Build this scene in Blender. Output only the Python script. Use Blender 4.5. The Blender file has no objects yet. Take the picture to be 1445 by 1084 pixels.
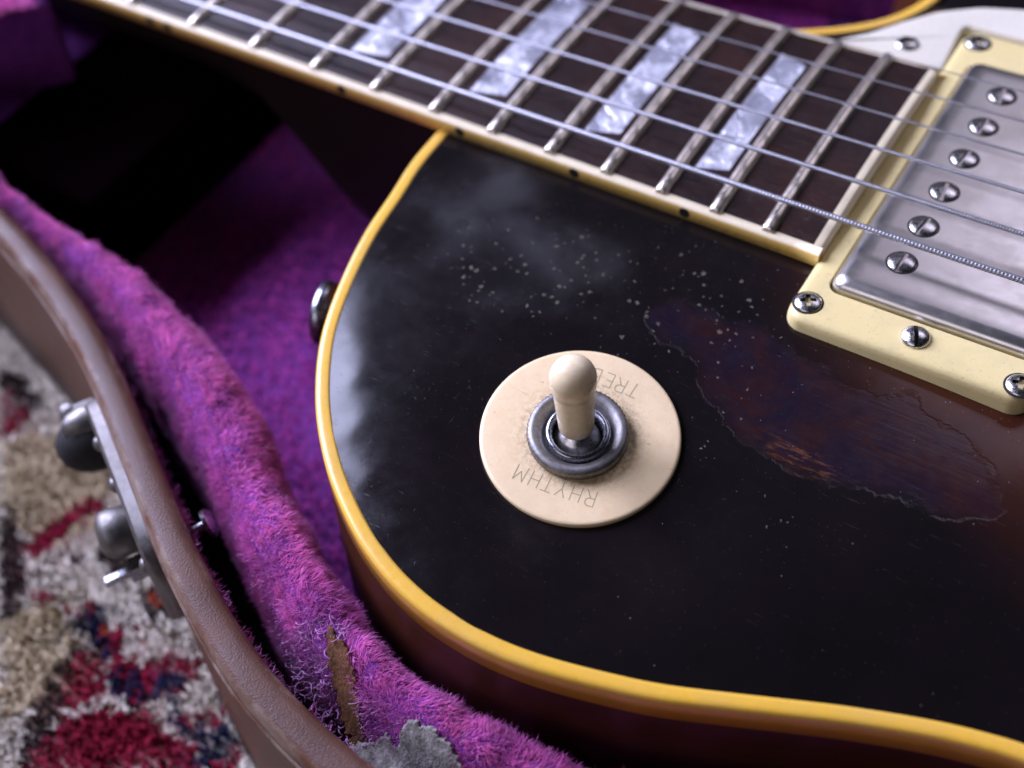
import bpy, bmesh, math, random
import numpy as np
from mathutils import Matrix, Vector
random.seed(7); rng = np.random.default_rng(7)
S = 0.001                                   # everything below is written in millimetres
sc = bpy.context.scene
COL = sc.collection
th = math.atan(.085)
# neck frame (strings along x, fretboard top at z=0) -> world (case lies level, rug at z=0)
G = np.array([[math.cos(th), 0, -math.sin(th)], [0, 1, 0], [math.sin(th), 0, math.cos(th)]])
T = np.array([0, 0, 95.3187])

# ---------------------------------------------------------------- camera
cam = bpy.data.cameras.new('camera'); camo = bpy.data.objects.new('camera', cam); COL.objects.link(camo)
sc.camera = camo
right = Vector((0.84918762, 0.5278501, -0.01595808)); up = Vector((-0.411639, 0.68055581, 0.60613292)); back = Vector((0.33080769, -0.50815161, 0.79520326))
mw = Matrix((right, up, back)).transposed().to_4x4(); mw.translation = Vector((-122.405, -191.805, 254.600)) * S
camo.matrix_world = mw
cam.sensor_width = 23.5; cam.lens = 23.5 * 1920.69 / 1445
cam.clip_start = 0.01; cam.clip_end = 20
cam.dof.use_dof = True; cam.dof.focus_distance = 0.219; cam.dof.aperture_fstop = 6.0; cam.dof.aperture_blades = 7

# ---------------------------------------------------------------- light
W = bpy.data.worlds.new('World'); sc.world = W; W.use_nodes = True
bg = W.node_tree.nodes['Background']; bg.inputs[0].default_value = (0.42, 0.50, 0.75, 1); bg.inputs[1].default_value = 0.022
def area(name, dirv, dist, sx, sy, power, col, target=(-200, -60, 60)):
    l = bpy.data.lights.new(name, 'AREA'); l.shape = 'RECTANGLE'; l.size = sx; l.size_y = sy; l.energy = power; l.color = col
    o = bpy.data.objects.new(name, l); COL.objects.link(o)
    d = Vector(dirv).normalized(); o.location = Vector(target) * S + d * dist
    o.rotation_euler = d.to_track_quat('Z', 'Y').to_euler()
    return o
area('window_light', (-0.90, 0.06, 0.54), 1.5, 1.1, 0.95, 74, (0.65, 0.67, 1.0))
area('room_fill_light', (0.10, 0.80, 0.85), 2.2, 1.3, 0.7, 7.5, (0.80, 0.74, 1.0))
area('room_side_light', (-0.25, -0.95, 0.55), 2.4, 1.6, 0.8, 9.0, (0.90, 0.84, 1.0))
sc.view_settings.view_transform = 'Standard'; sc.view_settings.look = 'None'; sc.view_settings.exposure = 0.0; sc.view_settings.gamma = 1.0

# ---------------------------------------------------------------- node helpers
class NT:
    def __init__(s, name):
        s.m = bpy.data.materials.new(name); s.m.use_nodes = True; s.t = s.m.node_tree
        s.b = s.t.nodes['Principled BSDF']; s.out = s.t.nodes['Material Output']
        tc = s.t.nodes.new('ShaderNodeTexCoord'); mp = s.t.nodes.new('ShaderNodeMapping'); mp.inputs['Scale'].default_value = (1000,) * 3
        s.t.links.new(tc.outputs['Object'], mp.inputs[0]); s.mm = mp.outputs[0]
    def L(s, a, b): s.t.links.new(a, b)
    def set(s, **k):
        for n, v in k.items():
            i = s.b.inputs[{'base': 'Base Color', 'rough': 'Roughness', 'metal': 'Metallic', 'spec': 'Specular IOR Level', 'coat': 'Coat Weight', 'coatr': 'Coat Roughness',
                            'sheen': 'Sheen Weight', 'sheenr': 'Sheen Roughness', 'sheent': 'Sheen Tint', 'sss': 'Subsurface Weight', 'sssr': 'Subsurface Radius', 'ssss': 'Subsurface Scale', 'normal': 'Normal', 'aniso': 'Anisotropic'}[n]]
            if hasattr(v, 'is_linked'): s.L(v, i)
            else: i.default_value = (*v, 1) if (n in ('base', 'sheent')) else v
        return s
    def map(s, scale=(1, 1, 1), rot=(0, 0, 0), loc=(0, 0, 0)):
        m = s.t.nodes.new('ShaderNodeMapping'); m.inputs['Scale'].default_value = scale; m.inputs['Rotation'].default_value = rot; m.inputs['Location'].default_value = loc
        s.L(s.mm, m.inputs[0]); return m.outputs[0]
    def noise(s, scale, detail=4, rough=.55, vec=None, dist=0, out='Fac'):
        n = s.t.nodes.new('ShaderNodeTexNoise'); n.inputs['Scale'].default_value = scale; n.inputs['Detail'].default_value = detail
        n.inputs['Roughness'].default_value = rough; n.inputs['Distortion'].default_value = dist
        s.L(vec or s.mm, n.inputs['Vector']); return n.outputs[out]
    def vor(s, scale, out='Distance', vec=None, feat='F1', rnd=1):
        n = s.t.nodes.new('ShaderNodeTexVoronoi'); n.inputs['Scale'].default_value = scale; n.feature = feat; n.inputs['Randomness'].default_value = rnd
        s.L(vec or s.mm, n.inputs['Vector']); return n.outputs[out]
    def ramp(s, fac, stops, interp='LINEAR'):
        r = s.t.nodes.new('ShaderNodeValToRGB'); r.color_ramp.interpolation = interp; e = r.color_ramp.elements
        while len(e) < len(stops): e.new(.5)
        for i, (p, c) in enumerate(stops):
            e[i].position = p; e[i].color = (*c, 1) if isinstance(c, tuple) else (c, c, c, 1)
        s.L(fac, r.inputs[0]); return r.outputs[0]
    def mr(s, v, a, b, c=0., d=1.):
        n = s.t.nodes.new('ShaderNodeMapRange'); n.inputs[1].default_value = a; n.inputs[2].default_value = b; n.inputs[3].default_value = c; n.inputs[4].default_value = d
        s.L(v, n.inputs[0]); return n.outputs[0]
    def math(s, op, a, b=None):
        n = s.t.nodes.new('ShaderNodeMath'); n.operation = op
        for i, v in enumerate((a, b)):
            if v is None: continue
            if hasattr(v, 'is_linked'): s.L(v, n.inputs[i])
            else: n.inputs[i].default_value = v
        return n.outputs[0]
    def mix(s, f, a, b, mode='MIX'):
        n = s.t.nodes.new('ShaderNodeMix'); n.data_type = 'RGBA'; n.blend_type = mode
        for i, v in ((0, f), (6, a), (7, b)):
            if hasattr(v, 'is_linked'): s.L(v, n.inputs[i])
            else: n.inputs[i].default_value = v if i == 0 else (*v, 1)
        return n.outputs[2]
    def attr(s, name, out='Fac'):
        n = s.t.nodes.new('ShaderNodeAttribute'); n.attribute_name = name; return n.outputs[out]
    def bump(s, h, dist, strength=1., nrm=None):
        n = s.t.nodes.new('ShaderNodeBump'); n.inputs['Distance'].default_value = dist * S; n.inputs['Strength'].default_value = strength
        s.L(h, n.inputs['Height'])
        if nrm: s.L(nrm, n.inputs['Normal'])
        return n.outputs[0]

# ---------------------------------------------------------------- materials
def plastic(name, c, rough=.32, dirt=.25, sc_=.35, sss=.15, dark=None, bumpd=.02):
    m = NT(name); d = dark or tuple(x * .62 for x in c)
    n = m.noise(sc_, 6, .65); n2 = m.noise(sc_ * 9, 3)
    f = m.math('MULTIPLY', m.mr(n, .48, .78), dirt)
    col = m.mix(f, c, d); col = m.mix(m.math('MULTIPLY', m.mr(n2, .60, .72), .5 * dirt), col, tuple(x * .35 for x in c))
    m.set(base=col, rough=m.mr(m.noise(1.1, 5), .3, .7, rough - .09, rough + .12), sss=sss, sssr=(1, .6, .3), ssss=.0012, normal=m.bump(m.noise(2.2, 4), bumpd))
    return m.m
def metal(name, c, rough, scratch=1., dirt=.4, dcol=(.06, .05, .04), sc_=.6, metallic=1.0, vec=(1, 1, 1)):
    m = NT(name); v = m.map(vec); n = m.noise(sc_, 7, .7, v)
    f = m.math('MULTIPLY', m.mr(n, .45, .75), dirt)
    m.set(base=m.mix(f, c, dcol), metal=metallic, rough=m.mr(m.noise(sc_ * 2.3, 6, .7, v), .3, .7, rough - .1, rough + .17),
          normal=m.bump(m.noise(sc_ * 6, 5, .7, v), .012 * scratch))
    return m.m
MAT = {}
MAT['ring'] = plastic('cream_ring_plastic', (.79, .65, .29), .34, .55, .16, dark=(.60, .50, .25))
MAT['chip'] = plastic('ivory_chip_plastic', (.85, .63, .345), .33, .35, .22, dark=(.66, .50, .33))
def m_chip():
    m = NT('ivory_switch_plate'); g = m.attr('grime'); n = m.noise(.35, 6, .65); n2 = m.noise(1.2, 6, .75)
    col = m.mix(m.mr(n, .40, .72), (.90, .71, .42), (.85, .64, .36)); gr = m.math('MULTIPLY', g, m.mr(n2, .40, .70, 0, .85)); col = m.mix(gr, col, (.22, .13, .055))
    sc1 = m.noise(2.4, 2, .5, m.map((.06, 1.8, 1), (0, 0, .9))); sc2 = m.noise(2.1, 2, .5, m.map((.08, 1.8, 1), (0, 0, -.5))); s_ = m.math('MAXIMUM', m.mr(sc1, .70, .76), m.mr(sc2, .72, .78))
    col = m.mix(m.math('MULTIPLY', s_, .40), col, (.40, .27, .13)); col = m.mix(m.math('MULTIPLY', m.mr(m.noise(.8, 3), .70, .74), .55), col, (.20, .11, .06))
    m.set(base=col, rough=m.mr(m.noise(1.1, 5), .3, .7, .26, .46), sss=.12, sssr=(1, .6, .3), ssss=.001, normal=m.bump(m.math('SUBTRACT', m.noise(2.2, 4), m.math('MULTIPLY', s_, .8)), .03)); return m.m
MAT['chip'] = m_chip()
MAT['tip'] = plastic('ivory_tip_plastic', (.88, .74, .47), .22, .5, .12, dark=(.80, .62, .34), sss=.3)
MAT['guard'] = plastic('pale_guard_plastic', (.74, .69, .55), .30, .2, .1)
MAT['fbtop'] = plastic('pale_binding', (.80, .69, .46), .42, .5, .3, dark=(.62, .49, .28))
MAT['fbside'] = plastic('amber_binding', (.80, .54, .14), .30, .5, .3, dark=(.58, .36, .09))
MAT['dot'] = plastic('black_dot', (.012, .01, .012), .4, .1)
MAT['steel'] = metal('worn_nickel', (.62, .60, .58), .30, 1, .5)
MAT['screw'] = metal('screw_nickel', (.66, .64, .62), .22, 1.4, .45, (.10, .08, .06), 1.2)
MAT['slot'] = metal('dark_slot', (.05, .045, .04), .6, 1, .5)  # darker metal for slot faces and the rings round screw heads
MAT['fret'] = metal('fret_nickel', (.72, .65, .54), .33, .25, .4, (.28, .23, .16), .7)
MAT['string'] = metal('string_steel', (.46, .46, .50), .36, .2, .15)
MAT['nut'] = metal('tarnished_nut', (.27, .26, .25), .46, 3.0, .7, (.07, .055, .04), 1.0)
MAT['shaft'] = metal('switch_steel', (.38, .39, .43), .22, .6, .4)
MAT['latchm'] = metal('tarnished_latch', (.20, .19, .18), .46, 3, .7, (.12, .10, .08), .35)
MAT['rubber'] = plastic('black_rubber', (.004, .004, .004), .75, .1)
MAT['void'] = plastic('dark_cavity', (.012, .01, .01), .8, .1)
MAT['engrave'] = plastic('engraved_groove', (.42, .34, .17), .6, .6, 1.2, dark=(.62, .47, .27))

def m_cover():
    m = NT('brushed_nickel_cover'); v = m.map((.25, .8, 1)); n = m.noise(1.3, 8, .7, v); pat = m.noise(.10, 7, .7)
    spk = m.mr(m.vor(.55), .06, .10, 1, 0)
    col = m.mix(m.mr(pat, .40, .68), (.62, .60, .56), (.55, .51, .46)); col = m.mix(m.math('MULTIPLY', spk, .35), col, (.75, .73, .68))
    m.set(base=col, metal=1., rough=m.math('ADD', m.mr(n, .3, .7, .27, .32), m.mr(pat, .45, .7, 0, .08)), normal=m.bump(n, .002)); return m.m
MAT['cover'] = m_cover()

def m_binding():
    m = NT('yellowed_binding'); n = m.noise(.09, 6, .6); f = m.mr(n, .4, .7)
    col = m.mix(f, (.86, .50, .055), (.78, .47, .085)); col = m.mix(m.math('MULTIPLY', m.mr(m.noise(.9, 6, .7), .62, .75), .35), col, (.42, .22, .05))
    crk = m.mr(m.noise(1.3, 3, .6, m.map((1.2, 1.2, .1))), .70, .76); col = m.mix(m.math('MULTIPLY', crk, .4), col, (.45, .22, .03))
    m.set(base=col, rough=m.mr(m.noise(.7, 5), .3, .7, .24, .42), sss=.1, sssr=(1, .5, .2), ssss=.001, coat=.15, coatr=.2, normal=m.bump(m.noise(.5, 6, .65), .06)); return m.m
MAT['binding'] = m_binding()
def m_bside():
    m = NT('ambered_binding_side'); n = m.noise(.05, 5, .6)
    m.set(base=m.mix(m.mr(n, .35, .7), (.74, .35, .035), (.80, .42, .055)), rough=.24, coat=.5, coatr=.1, normal=m.bump(m.noise(.4, 5), .03)); return m.m
MAT['bside'] = m_bside()

def m_finish():
    m = NT('aged_sunburst_lacquer')
    psd = m.attr('patch'); burst = m.attr('burst'); fleck = m.attr('fleck'); ding = m.attr('ding'); haze = m.attr('haze')
    edge = m.math('ADD', psd, m.math('MULTIPLY', m.math('SUBTRACT', m.noise(.38, 6, .62), .5), 3.0))
    mask = m.mr(edge, -.15, .35); brk = m.mr(m.noise(.13, 3, .5), .34, .52); hm = m.math('ADD', m.math('MULTIPLY', mask, brk), m.math('MULTIPLY', m.mr(edge, -1.2, 1.6), m.math('SUBTRACT', 1., brk))); soft = m.mr(edge, -.5, 2.6)
    grain = m.noise(.8, 6, .6, m.map((.12, 1.4, 1), (0, 0, -.25)))
    dark = m.mix(burst, (.0065, .0050, .0052), (.15, .032, .006))
    dark = m.mix(m.mr(m.noise(.06, 5), .4, .7), dark, m.mix(.5, dark, (.012, .007, .009)))
    inner = m.mix(m.mr(m.noise(.11, 6, .7, dist=1.), .38, .66), (.011, .007, .014), (.024, .008, .008))
    inner = m.mix(m.math('MULTIPLY', m.mr(grain, .45, .8), .3), inner, (.007, .005, .007))
    inner = m.mix(m.math('MULTIPLY', burst, .8), inner, (.075, .014, .005))
    bare = m.math('MULTIPLY', m.attr('bare'), m.mr(m.noise(.7, 7, .8, m.map((.4, 1.8, 1), (0, 0, -.5))), .50, .66, 0, .8))
    inner = m.mix(bare, inner, (.20, .075, .028))
    col = m.mix(soft, dark, inner)
    # flecks: pale check marks in the lacquer
    wv = m.t.nodes.new('ShaderNodeVectorMath'); wv.operation = 'ADD'; m.L(m.mm, wv.inputs[0])
    nz = m.t.nodes.new('ShaderNodeVectorMath'); nz.operation = 'SCALE'; nz.inputs[3].default_value = 1.1; m.L(m.noise(1.6, 4, out='Color'), nz.inputs[0]); m.L(nz.outputs[0], wv.inputs[1])
    d1 = m.vor(.72, vec=wv.outputs[0]); rr = m.vor(.72, 'Color', vec=wv.outputs[0])
    sep = m.t.nodes.new('ShaderNodeSeparateColor'); m.L(rr, sep.inputs[0])
    size = m.math('MULTIPLY', m.mr(sep.outputs[0], .10, 1., 0, .33), m.mr(fleck, .0, .55))
    fm = m.mr(m.math('SUBTRACT', d1, size), -.03, .015, 1, 0); fm = m.math('MULTIPLY', fm, m.mr(size, .02, .05))
    fm = m.math('MULTIPLY', fm, m.mr(m.noise(2.4, 3), .35, .6, .35, 1.))
    col = m.mix(m.math('MULTIPLY', fm, .60), col, (.17, .155, .10))
    # dust
    dd = m.vor(.42); dc = m.t.nodes.new('ShaderNodeSeparateColor'); m.L(m.vor(.42, 'Color'), dc.inputs[0])
    dust = m.math('MULTIPLY', m.mr(dd, .020, .05, 1, 0), m.mr(dc.outputs[1], .62, .75))
    d2 = m.vor(1.6); dc2 = m.t.nodes.new('ShaderNodeSeparateColor'); m.L(m.vor(1.6, 'Color'), dc2.inputs[0])
    dust2 = m.math('MULTIPLY', m.math('MULTIPLY', m.mr(d2, .05, .16, 1, 0), m.mr(dc2.outputs[0], .80, .88)), m.attr('dust'))
    dust = m.math('MAXIMUM', m.math('MULTIPLY', dust, .6), dust2)
    col = m.mix(m.math('MULTIPLY', dust, .75), col, (.42, .42, .46))
    m.set(base=col, spec=.34, coat=0.0)
    sm = m.noise(.035, 4, .55, dist=.8); fine = m.noise(.35, 7, .75)
    r = m.mr(sm, .36, .70, .10, .15)
    r = m.math('ADD', r, m.math('MULTIPLY', m.mr(fine, .35, .75), .07))
    r = m.math('ADD', r, m.math('MULTIPLY', haze, m.mr(m.noise(.055, 3, .5, dist=.4), .34, .68, .08, .36)))
    pr = m.mr(m.noise(.3, 6, .7), .3, .7, .13, .26)
    mixr = m.t.nodes.new('ShaderNodeMix'); m.L(mask, mixr.inputs[0]); m.L(r, mixr.inputs[2]); m.L(pr, mixr.inputs[3])
    rough = m.math('MAXIMUM', mixr.outputs[0], m.math('MULTIPLY', fm, .6)); m.set(rough=rough)
    # relief
    h = m.math('MULTIPLY', hm, -.060)
    lip = m.math('MULTIPLY', m.mr(m.math('ABSOLUTE', edge), 0., .5, 1, 0), m.mr(m.noise(.16, 3), .52, .70, .0, .012))
    h = m.math('ADD', h, lip)
    h = m.math('ADD', h, m.math('MULTIPLY', m.math('MULTIPLY', mask, grain), .02))
    vv = m.vor(.95, vec=wv.outputs[0]); vc = m.t.nodes.new('ShaderNodeSeparateColor'); m.L(m.vor(.95, 'Color', vec=wv.outputs[0]), vc.inputs[0])
    dsz = m.math('MULTIPLY', m.mr(vc.outputs[1], .2, 1., 0, .42), ding)
    pit = m.math('MULTIPLY', m.mr(m.math('SUBTRACT', vv, dsz), -.16, .03, 1, 0), m.mr(dsz, .03, .10))
    h = m.math('SUBTRACT', h, m.math('MULTIPLY', pit, .30))
    h = m.math('ADD', h, m.math('MULTIPLY', m.noise(.18, 4, .5), .016))
    s2 = m.noise(2.6, 2, .5, m.map((.04, 1.6, 1), (0, 0, .35))); h = m.math('SUBTRACT', h, m.math('MULTIPLY', m.mr(s2, .70, .78), .010))
    ck = m.vor(.11, feat='DISTANCE_TO_EDGE', vec=wv.outputs[0]); h = m.math('SUBTRACT', h, m.math('MULTIPLY', m.mr(ck, .0, .02, 1, 0), m.mr(m.noise(.06, 3), .58, .70, 0, .004)))
    h = m.math('ADD', h, m.math('MULTIPLY', m.noise(5, 4, .7), .0012))
    scr = m.noise(3.0, 3, .6, m.map((1.5, .03, 1), (0, 0, .7))); h = m.math('SUBTRACT', h, m.math('MULTIPLY', m.mr(scr, .72, .80), .006))
    m.set(normal=m.bump(h, 1.0)); return m.m
MAT['finish'] = m_finish()

def m_side():
    m = NT('brown_body_side'); g = m.noise(.5, 5, .6, m.map((.15, .15, 1.6)))
    m.set(base=m.mix(g, (.085, .026, .008), (.034, .010, .004)), rough=.30, spec=.3); return m.m
MAT['side'] = m_side()
def m_neck():
    m = NT('dark_neck_lacquer'); m.set(base=m.mix(m.noise(.2, 5), (.006, .003, .003), (.012, .005, .003)), spec=.15, rough=.5); return m.m
MAT['neck'] = m_neck()

def m_rose():
    m = NT('rosewood'); v = m.map((.045, 1.0, 1.0)); n = m.noise(1.3, 8, .72, v, .6); n2 = m.noise(.05, 4); pore = m.noise(4.5, 3, .6, m.map((.10, 1.4, 1)))
    col = m.mix(m.mr(n, .35, .68), (.009, .005, .006), (.030, .012, .009)); col = m.mix(m.mr(n2, .45, .65), col, m.mix(.55, col, (.045, .016, .011)))
    col = m.mix(m.mr(pore, .60, .70), col, (.006, .004, .004))
    m.set(base=col, spec=.32, rough=m.mr(n, .3, .7, .26, .42), normal=m.bump(m.math('ADD', n, m.math('MULTIPLY', m.mr(pore, .58, .70), -.8)), .05)); return m.m
MAT['rosewood'] = m_rose()
def m_pearl():
    m = NT('pearl_celluloid'); w = m.t.nodes.new('ShaderNodeVectorMath'); w.operation = 'ADD'; s2 = m.t.nodes.new('ShaderNodeVectorMath'); s2.operation = 'SCALE'; s2.inputs[3].default_value = 7
    m.L(m.noise(.16, 3, out='Color'), s2.inputs[0]); 
    oi = m.t.nodes.new('ShaderNodeObjectInfo'); off = m.t.nodes.new('ShaderNodeVectorMath'); off.operation = 'ADD'; sc3 = m.math('MULTIPLY', oi.outputs['Random'], 300.)
    m.L(m.mm, off.inputs[0]); m.L(sc3, off.inputs[1]); m.L(off.outputs[0], w.inputs[0]); m.L(s2.outputs[0], w.inputs[1])
    v = m.vor(.12, 'Distance', w.outputs[0]); n = m.noise(.13, 5, .6, w.outputs[0], 2.6)
    f = m.math('ADD', m.math('MULTIPLY', v, .55), m.math('MULTIPLY', n, .75))
    col = m.ramp(f, [(.34, (.24, .24, .29)), (.52, (.36, .36, .41)), (.62, (.42, .42, .47)), (.72, (.78, .78, .83)), (.88, (.50, .50, .56))])
    m.set(base=col, rough=.22, metal=.25, coat=.4, coatr=.1, normal=m.bump(f, 1.2)); return m.m
MAT['pearl'] = m_pearl()

def m_tolex():
    m = NT('worn_brown_case_covering'); worn = m.attr('worn'); n = m.noise(.10, 6, .65); g = m.vor(2.8, feat='SMOOTH_F1'); fine = m.noise(3.2, 4, .6)
    col = m.mix(m.mr(n, .35, .7), (.070, .025, .012), (.118, .048, .026)); col = m.mix(m.math('MULTIPLY', m.mr(fine, .58, .70), .5), col, (.055, .030, .024))
    w = m.mr(m.math('ADD', worn, m.math('MULTIPLY', m.math('SUBTRACT', m.noise(.35, 7, .7), .5), 1.3)), .45, .75)
    tanc = m.mix(m.mr(m.noise(.12, 5, .6), .42, .60), (.12, .045, .016), (.28, .21, .16))
    col = m.mix(m.math('MULTIPLY', w, .62), col, tanc)
    m.set(base=col, spec=.42, rough=m.mr(n, .3, .7, .42, .60), normal=m.bump(m.math('ADD', m.math('MULTIPLY', g, .6), m.math('MULTIPLY', fine, 1.4)), .06)); return m.m
MAT['tolex'] = m_tolex()
def m_cloth(name, c1, c2, sc_=.5):
    m = NT(name); m.set(base=m.mix(m.mr(m.noise(sc_, 5, .6), .35, .65), c1, c2), rough=.9, sheen=.4, sheenr=.5, sheent=c2, normal=m.bump(m.noise(2, 4), .3)); return m.m
MAT['velvet'] = m_cloth('purple_backing_cloth', (.16, .022, .22), (.24, .04, .33), .3)
MAT['brownboard'] = m_cloth('brown_wadding', (.060, .020, .005), (.15, .055, .012), .8)
MAT['greyboard'] = m_cloth('grey_torn_backing', (.13, .11, .09), (.36, .34, .31), .5)
MAT['shade_black'] = plastic('painted_shade_black', (.0025, .0008, .0014), 1.0, .1)  # near-black colour that paints the deep shade under the neck
MAT['shade_black'].node_tree.nodes['Principled BSDF'].inputs['Specular IOR Level'].default_value = .0
MAT['shell'] = m_cloth('dark_case_inside', (.012, .008, .008), (.03, .018, .016), .3)
def m_fur():
    m = NT('plush_fibre'); c = m.attr('tint', 'Color'); m.set(base=c, rough=.65, sheen=.6, sheenr=.4, spec=.12, sheent=(.95, .55, .95))
    tr = m.t.nodes.new('ShaderNodeBsdfTranslucent'); m.L(c, tr.inputs[0]); mx = m.t.nodes.new('ShaderNodeMixShader'); mx.inputs[0].default_value = .28
    m.L(m.b.outputs[0], mx.inputs[1]); m.L(tr.outputs[0], mx.inputs[2]); m.L(mx.outputs[0], m.out.inputs[0]); return m.m
MAT['fur'] = m_fur()
def m_wool():
    m = NT('rug_wool'); c = m.attr('tint', 'Color'); m.set(base=c, rough=.95, spec=.15); return m.m
MAT['wool'] = m_wool()

# ---------------------------------------------------------------- mesh helpers
FR = lambda v: np.asarray(v, float).reshape(-1, 3) @ G.T + T      # neck frame -> world
WR = lambda v: np.asarray(v, float).reshape(-1, 3)
def set_attr(me, name, arr, typ='FLOAT'):
    a = me.attributes.new(name, typ, 'POINT')
    if typ == 'FLOAT': a.data.foreach_set('value', np.asarray(arr, np.float32))
    else: a.data.foreach_set('color', np.asarray(arr, np.float32).ravel())
def mesh(name, V, F, mat, smooth=True, frame=WR):
    me = bpy.data.meshes.new(name); V = frame(V) * S
    if isinstance(F, np.ndarray):
        k = F.shape[1]; me.vertices.add(len(V)); me.vertices.foreach_set('co', V.astype(np.float32).ravel())
        me.loops.add(F.size); me.loops.foreach_set('vertex_index', F.astype(np.int32).ravel()); me.polygons.add(len(F))
        me.polygons.foreach_set('loop_start', np.arange(0, F.size, k, dtype=np.int32)); me.polygons.foreach_set('loop_total', np.full(len(F), k, np.int32)); me.update(calc_edges=True)
    else: me.from_pydata([tuple(v) for v in V], [], [tuple(int(i) for i in f) for f in F])
    me.validate()
    me.polygons.foreach_set('use_smooth', [bool(smooth)] * len(me.polygons)); me.materials.append(MAT[mat]); me.update()
    return me
WM = {}
def place(name, me, parent=None, mat=None, **props):
    o = bpy.data.objects.new(name, me); COL.objects.link(o)
    w = mat.copy() if mat is not None else Matrix.Identity(4)
    if parent is not None:
        o.parent = parent; o.matrix_local = WM[parent.name].inverted() @ w
    else: o.matrix_local = w
    WM[o.name] = w
    for k, v in props.items(): o[k] = v
    return o
def root(name, loc, **props):
    m = Matrix.Translation(Vector(loc) * S); o = place(name, None, None, m, **props); return o
def sharp(me, ang=35):
    bm = bmesh.new(); bm.from_mesh(me); bmesh.ops.recalc_face_normals(bm, faces=bm.faces)
    for e in bm.edges:
        if len(e.link_faces) == 2 and e.calc_face_angle(0) > math.radians(ang): e.smooth = False
    bm.to_mesh(me); bm.free(); return me
def bevel(me, w, seg=2, ang=30):
    bm = bmesh.new(); bm.from_mesh(me); bmesh.ops.recalc_face_normals(bm, faces=bm.faces)
    es = [e for e in bm.edges if len(e.link_faces) == 2 and e.calc_face_angle(0) > math.radians(ang)]
    bmesh.ops.bevel(bm, geom=es, offset=w * S, segments=seg, affect='EDGES', profile=.5, clamp_overlap=True)
    bm.to_mesh(me); bm.free(); return sharp(me, 40)
def lathe(name, prof, mat, n=32, cap=True, knurl=None):
    """prof: list of (r, z); round about local z."""
    V = []; F = []
    for j, (r, z) in enumerate(prof):
        for i in range(n):
            a = 2 * math.pi * i / n; rr = r
            if knurl and j in knurl[0]: rr = r * (1 + knurl[1] * (1 if i % 2 else -1))
            V.append((rr * math.cos(a), rr * math.sin(a), z))
    for j in range(len(prof) - 1):
        for i in range(n): F.append((j * n + i, j * n + (i + 1) % n, (j + 1) * n + (i + 1) % n, (j + 1) * n + i))
    if cap: F.append(tuple(range(n))[::-1]); F.append(tuple((len(prof) - 1) * n + i for i in range(n)))
    return sharp(mesh(name, V, F, mat), 50)
def boxm(name, c, s, mat, frame=WR, bev=0, smooth=True):
    c = np.array(c); s = np.array(s) / 2
    V = [c + s * np.array(k) for k in ((-1,-1,-1),(1,-1,-1),(1,1,-1),(-1,1,-1),(-1,-1,1),(1,-1,1),(1,1,1),(-1,1,1))]
    me = mesh(name, V, [(0,3,2,1),(4,5,6,7),(0,1,5,4),(1,2,6,5),(2,3,7,6),(3,0,4,7)], mat, smooth, frame)
    return bevel(me, bev, 3) if bev else sharp(me)
def frame_at(p, nz, xdir=(1, 0, 0)):
    z = Vector(nz).normalized(); x = Vector(xdir); x = (x - z * x.dot(z)).normalized(); y = z.cross(x)
    m = Matrix((x, y, z)).transposed().to_4x4(); m.translation = Vector(p) * S; return m
GM = Matrix([list(r) for r in G])
def fmat(p, nz=(0, 0, 1), xdir=(1, 0, 0)):
    return frame_at(FR(p)[0], GM @ Vector(nz), GM @ Vector(xdir))
def resample(P, step=None, n=None, closed=False, smooth=0):
    P = np.array(P, float)
    if closed: P = np.vstack([P, P[:1]])
    def go(P, n):
        s = np.r_[0, np.cumsum(np.linalg.norm(np.diff(P, axis=0), axis=1))]; t = np.linspace(0, s[-1], n)
        return np.stack([np.interp(t, s, P[:, k]) for k in range(P.shape[1])], 1)
    s = np.linalg.norm(np.diff(P, axis=0), axis=1).sum(); n = n or int(s / step) + 1
    Q = go(P, n)
    for _ in range(smooth):
        if closed: R = Q[:-1]; R = (np.roll(R, 1, 0) + 2 * R + np.roll(R, -1, 0)) / 4; Q = np.vstack([R, R[:1]])
        else: Q[1:-1] = (Q[:-2] + 2 * Q[1:-1] + Q[2:]) / 4
    return Q
def normals2(P, closed=False):
    if closed: t = np.roll(P, -1, 0) - np.roll(P, 1, 0)
    else: t = np.gradient(P, axis=0)
    t = t / np.linalg.norm(t, axis=1)[:, None]; return np.stack([t[:, 1], -t[:, 0]], 1)   # right of travel
def sweep(P, prof, N, closed=False, zfun=None):
    """P (n,2) path, N (n,2) normals, prof list of (offset along N, z)."""
    n = len(P); k = len(prof); V = np.zeros((n, k, 3))
    for j, (a, z) in enumerate(prof): V[:, j, :2] = P + N * a; V[:, j, 2] = z
    if zfun is not None: V[:, :, 2] += zfun[:, None]
    i = np.arange(n if closed else n - 1); F = []
    for j in range(k - 1):
        F.append(np.stack([i * k + j, i * k + j + 1, ((i + 1) % n) * k + j + 1, ((i + 1) % n) * k + j], 1))
    return V.reshape(-1, 3), np.concatenate(F)
def wob(p, scale, seed, oct_=3):
    r = np.random.default_rng(seed); p = np.asarray(p, float); o = np.zeros(len(p)); a = 1.
    for q in range(oct_):
        for _ in range(4):
            k = r.normal(size=p.shape[1]) / scale * 2 ** q * 2.2; o += a * np.sin(p @ k + r.uniform(0, 6.28)) * .35
        a *= .55
    return o

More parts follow.
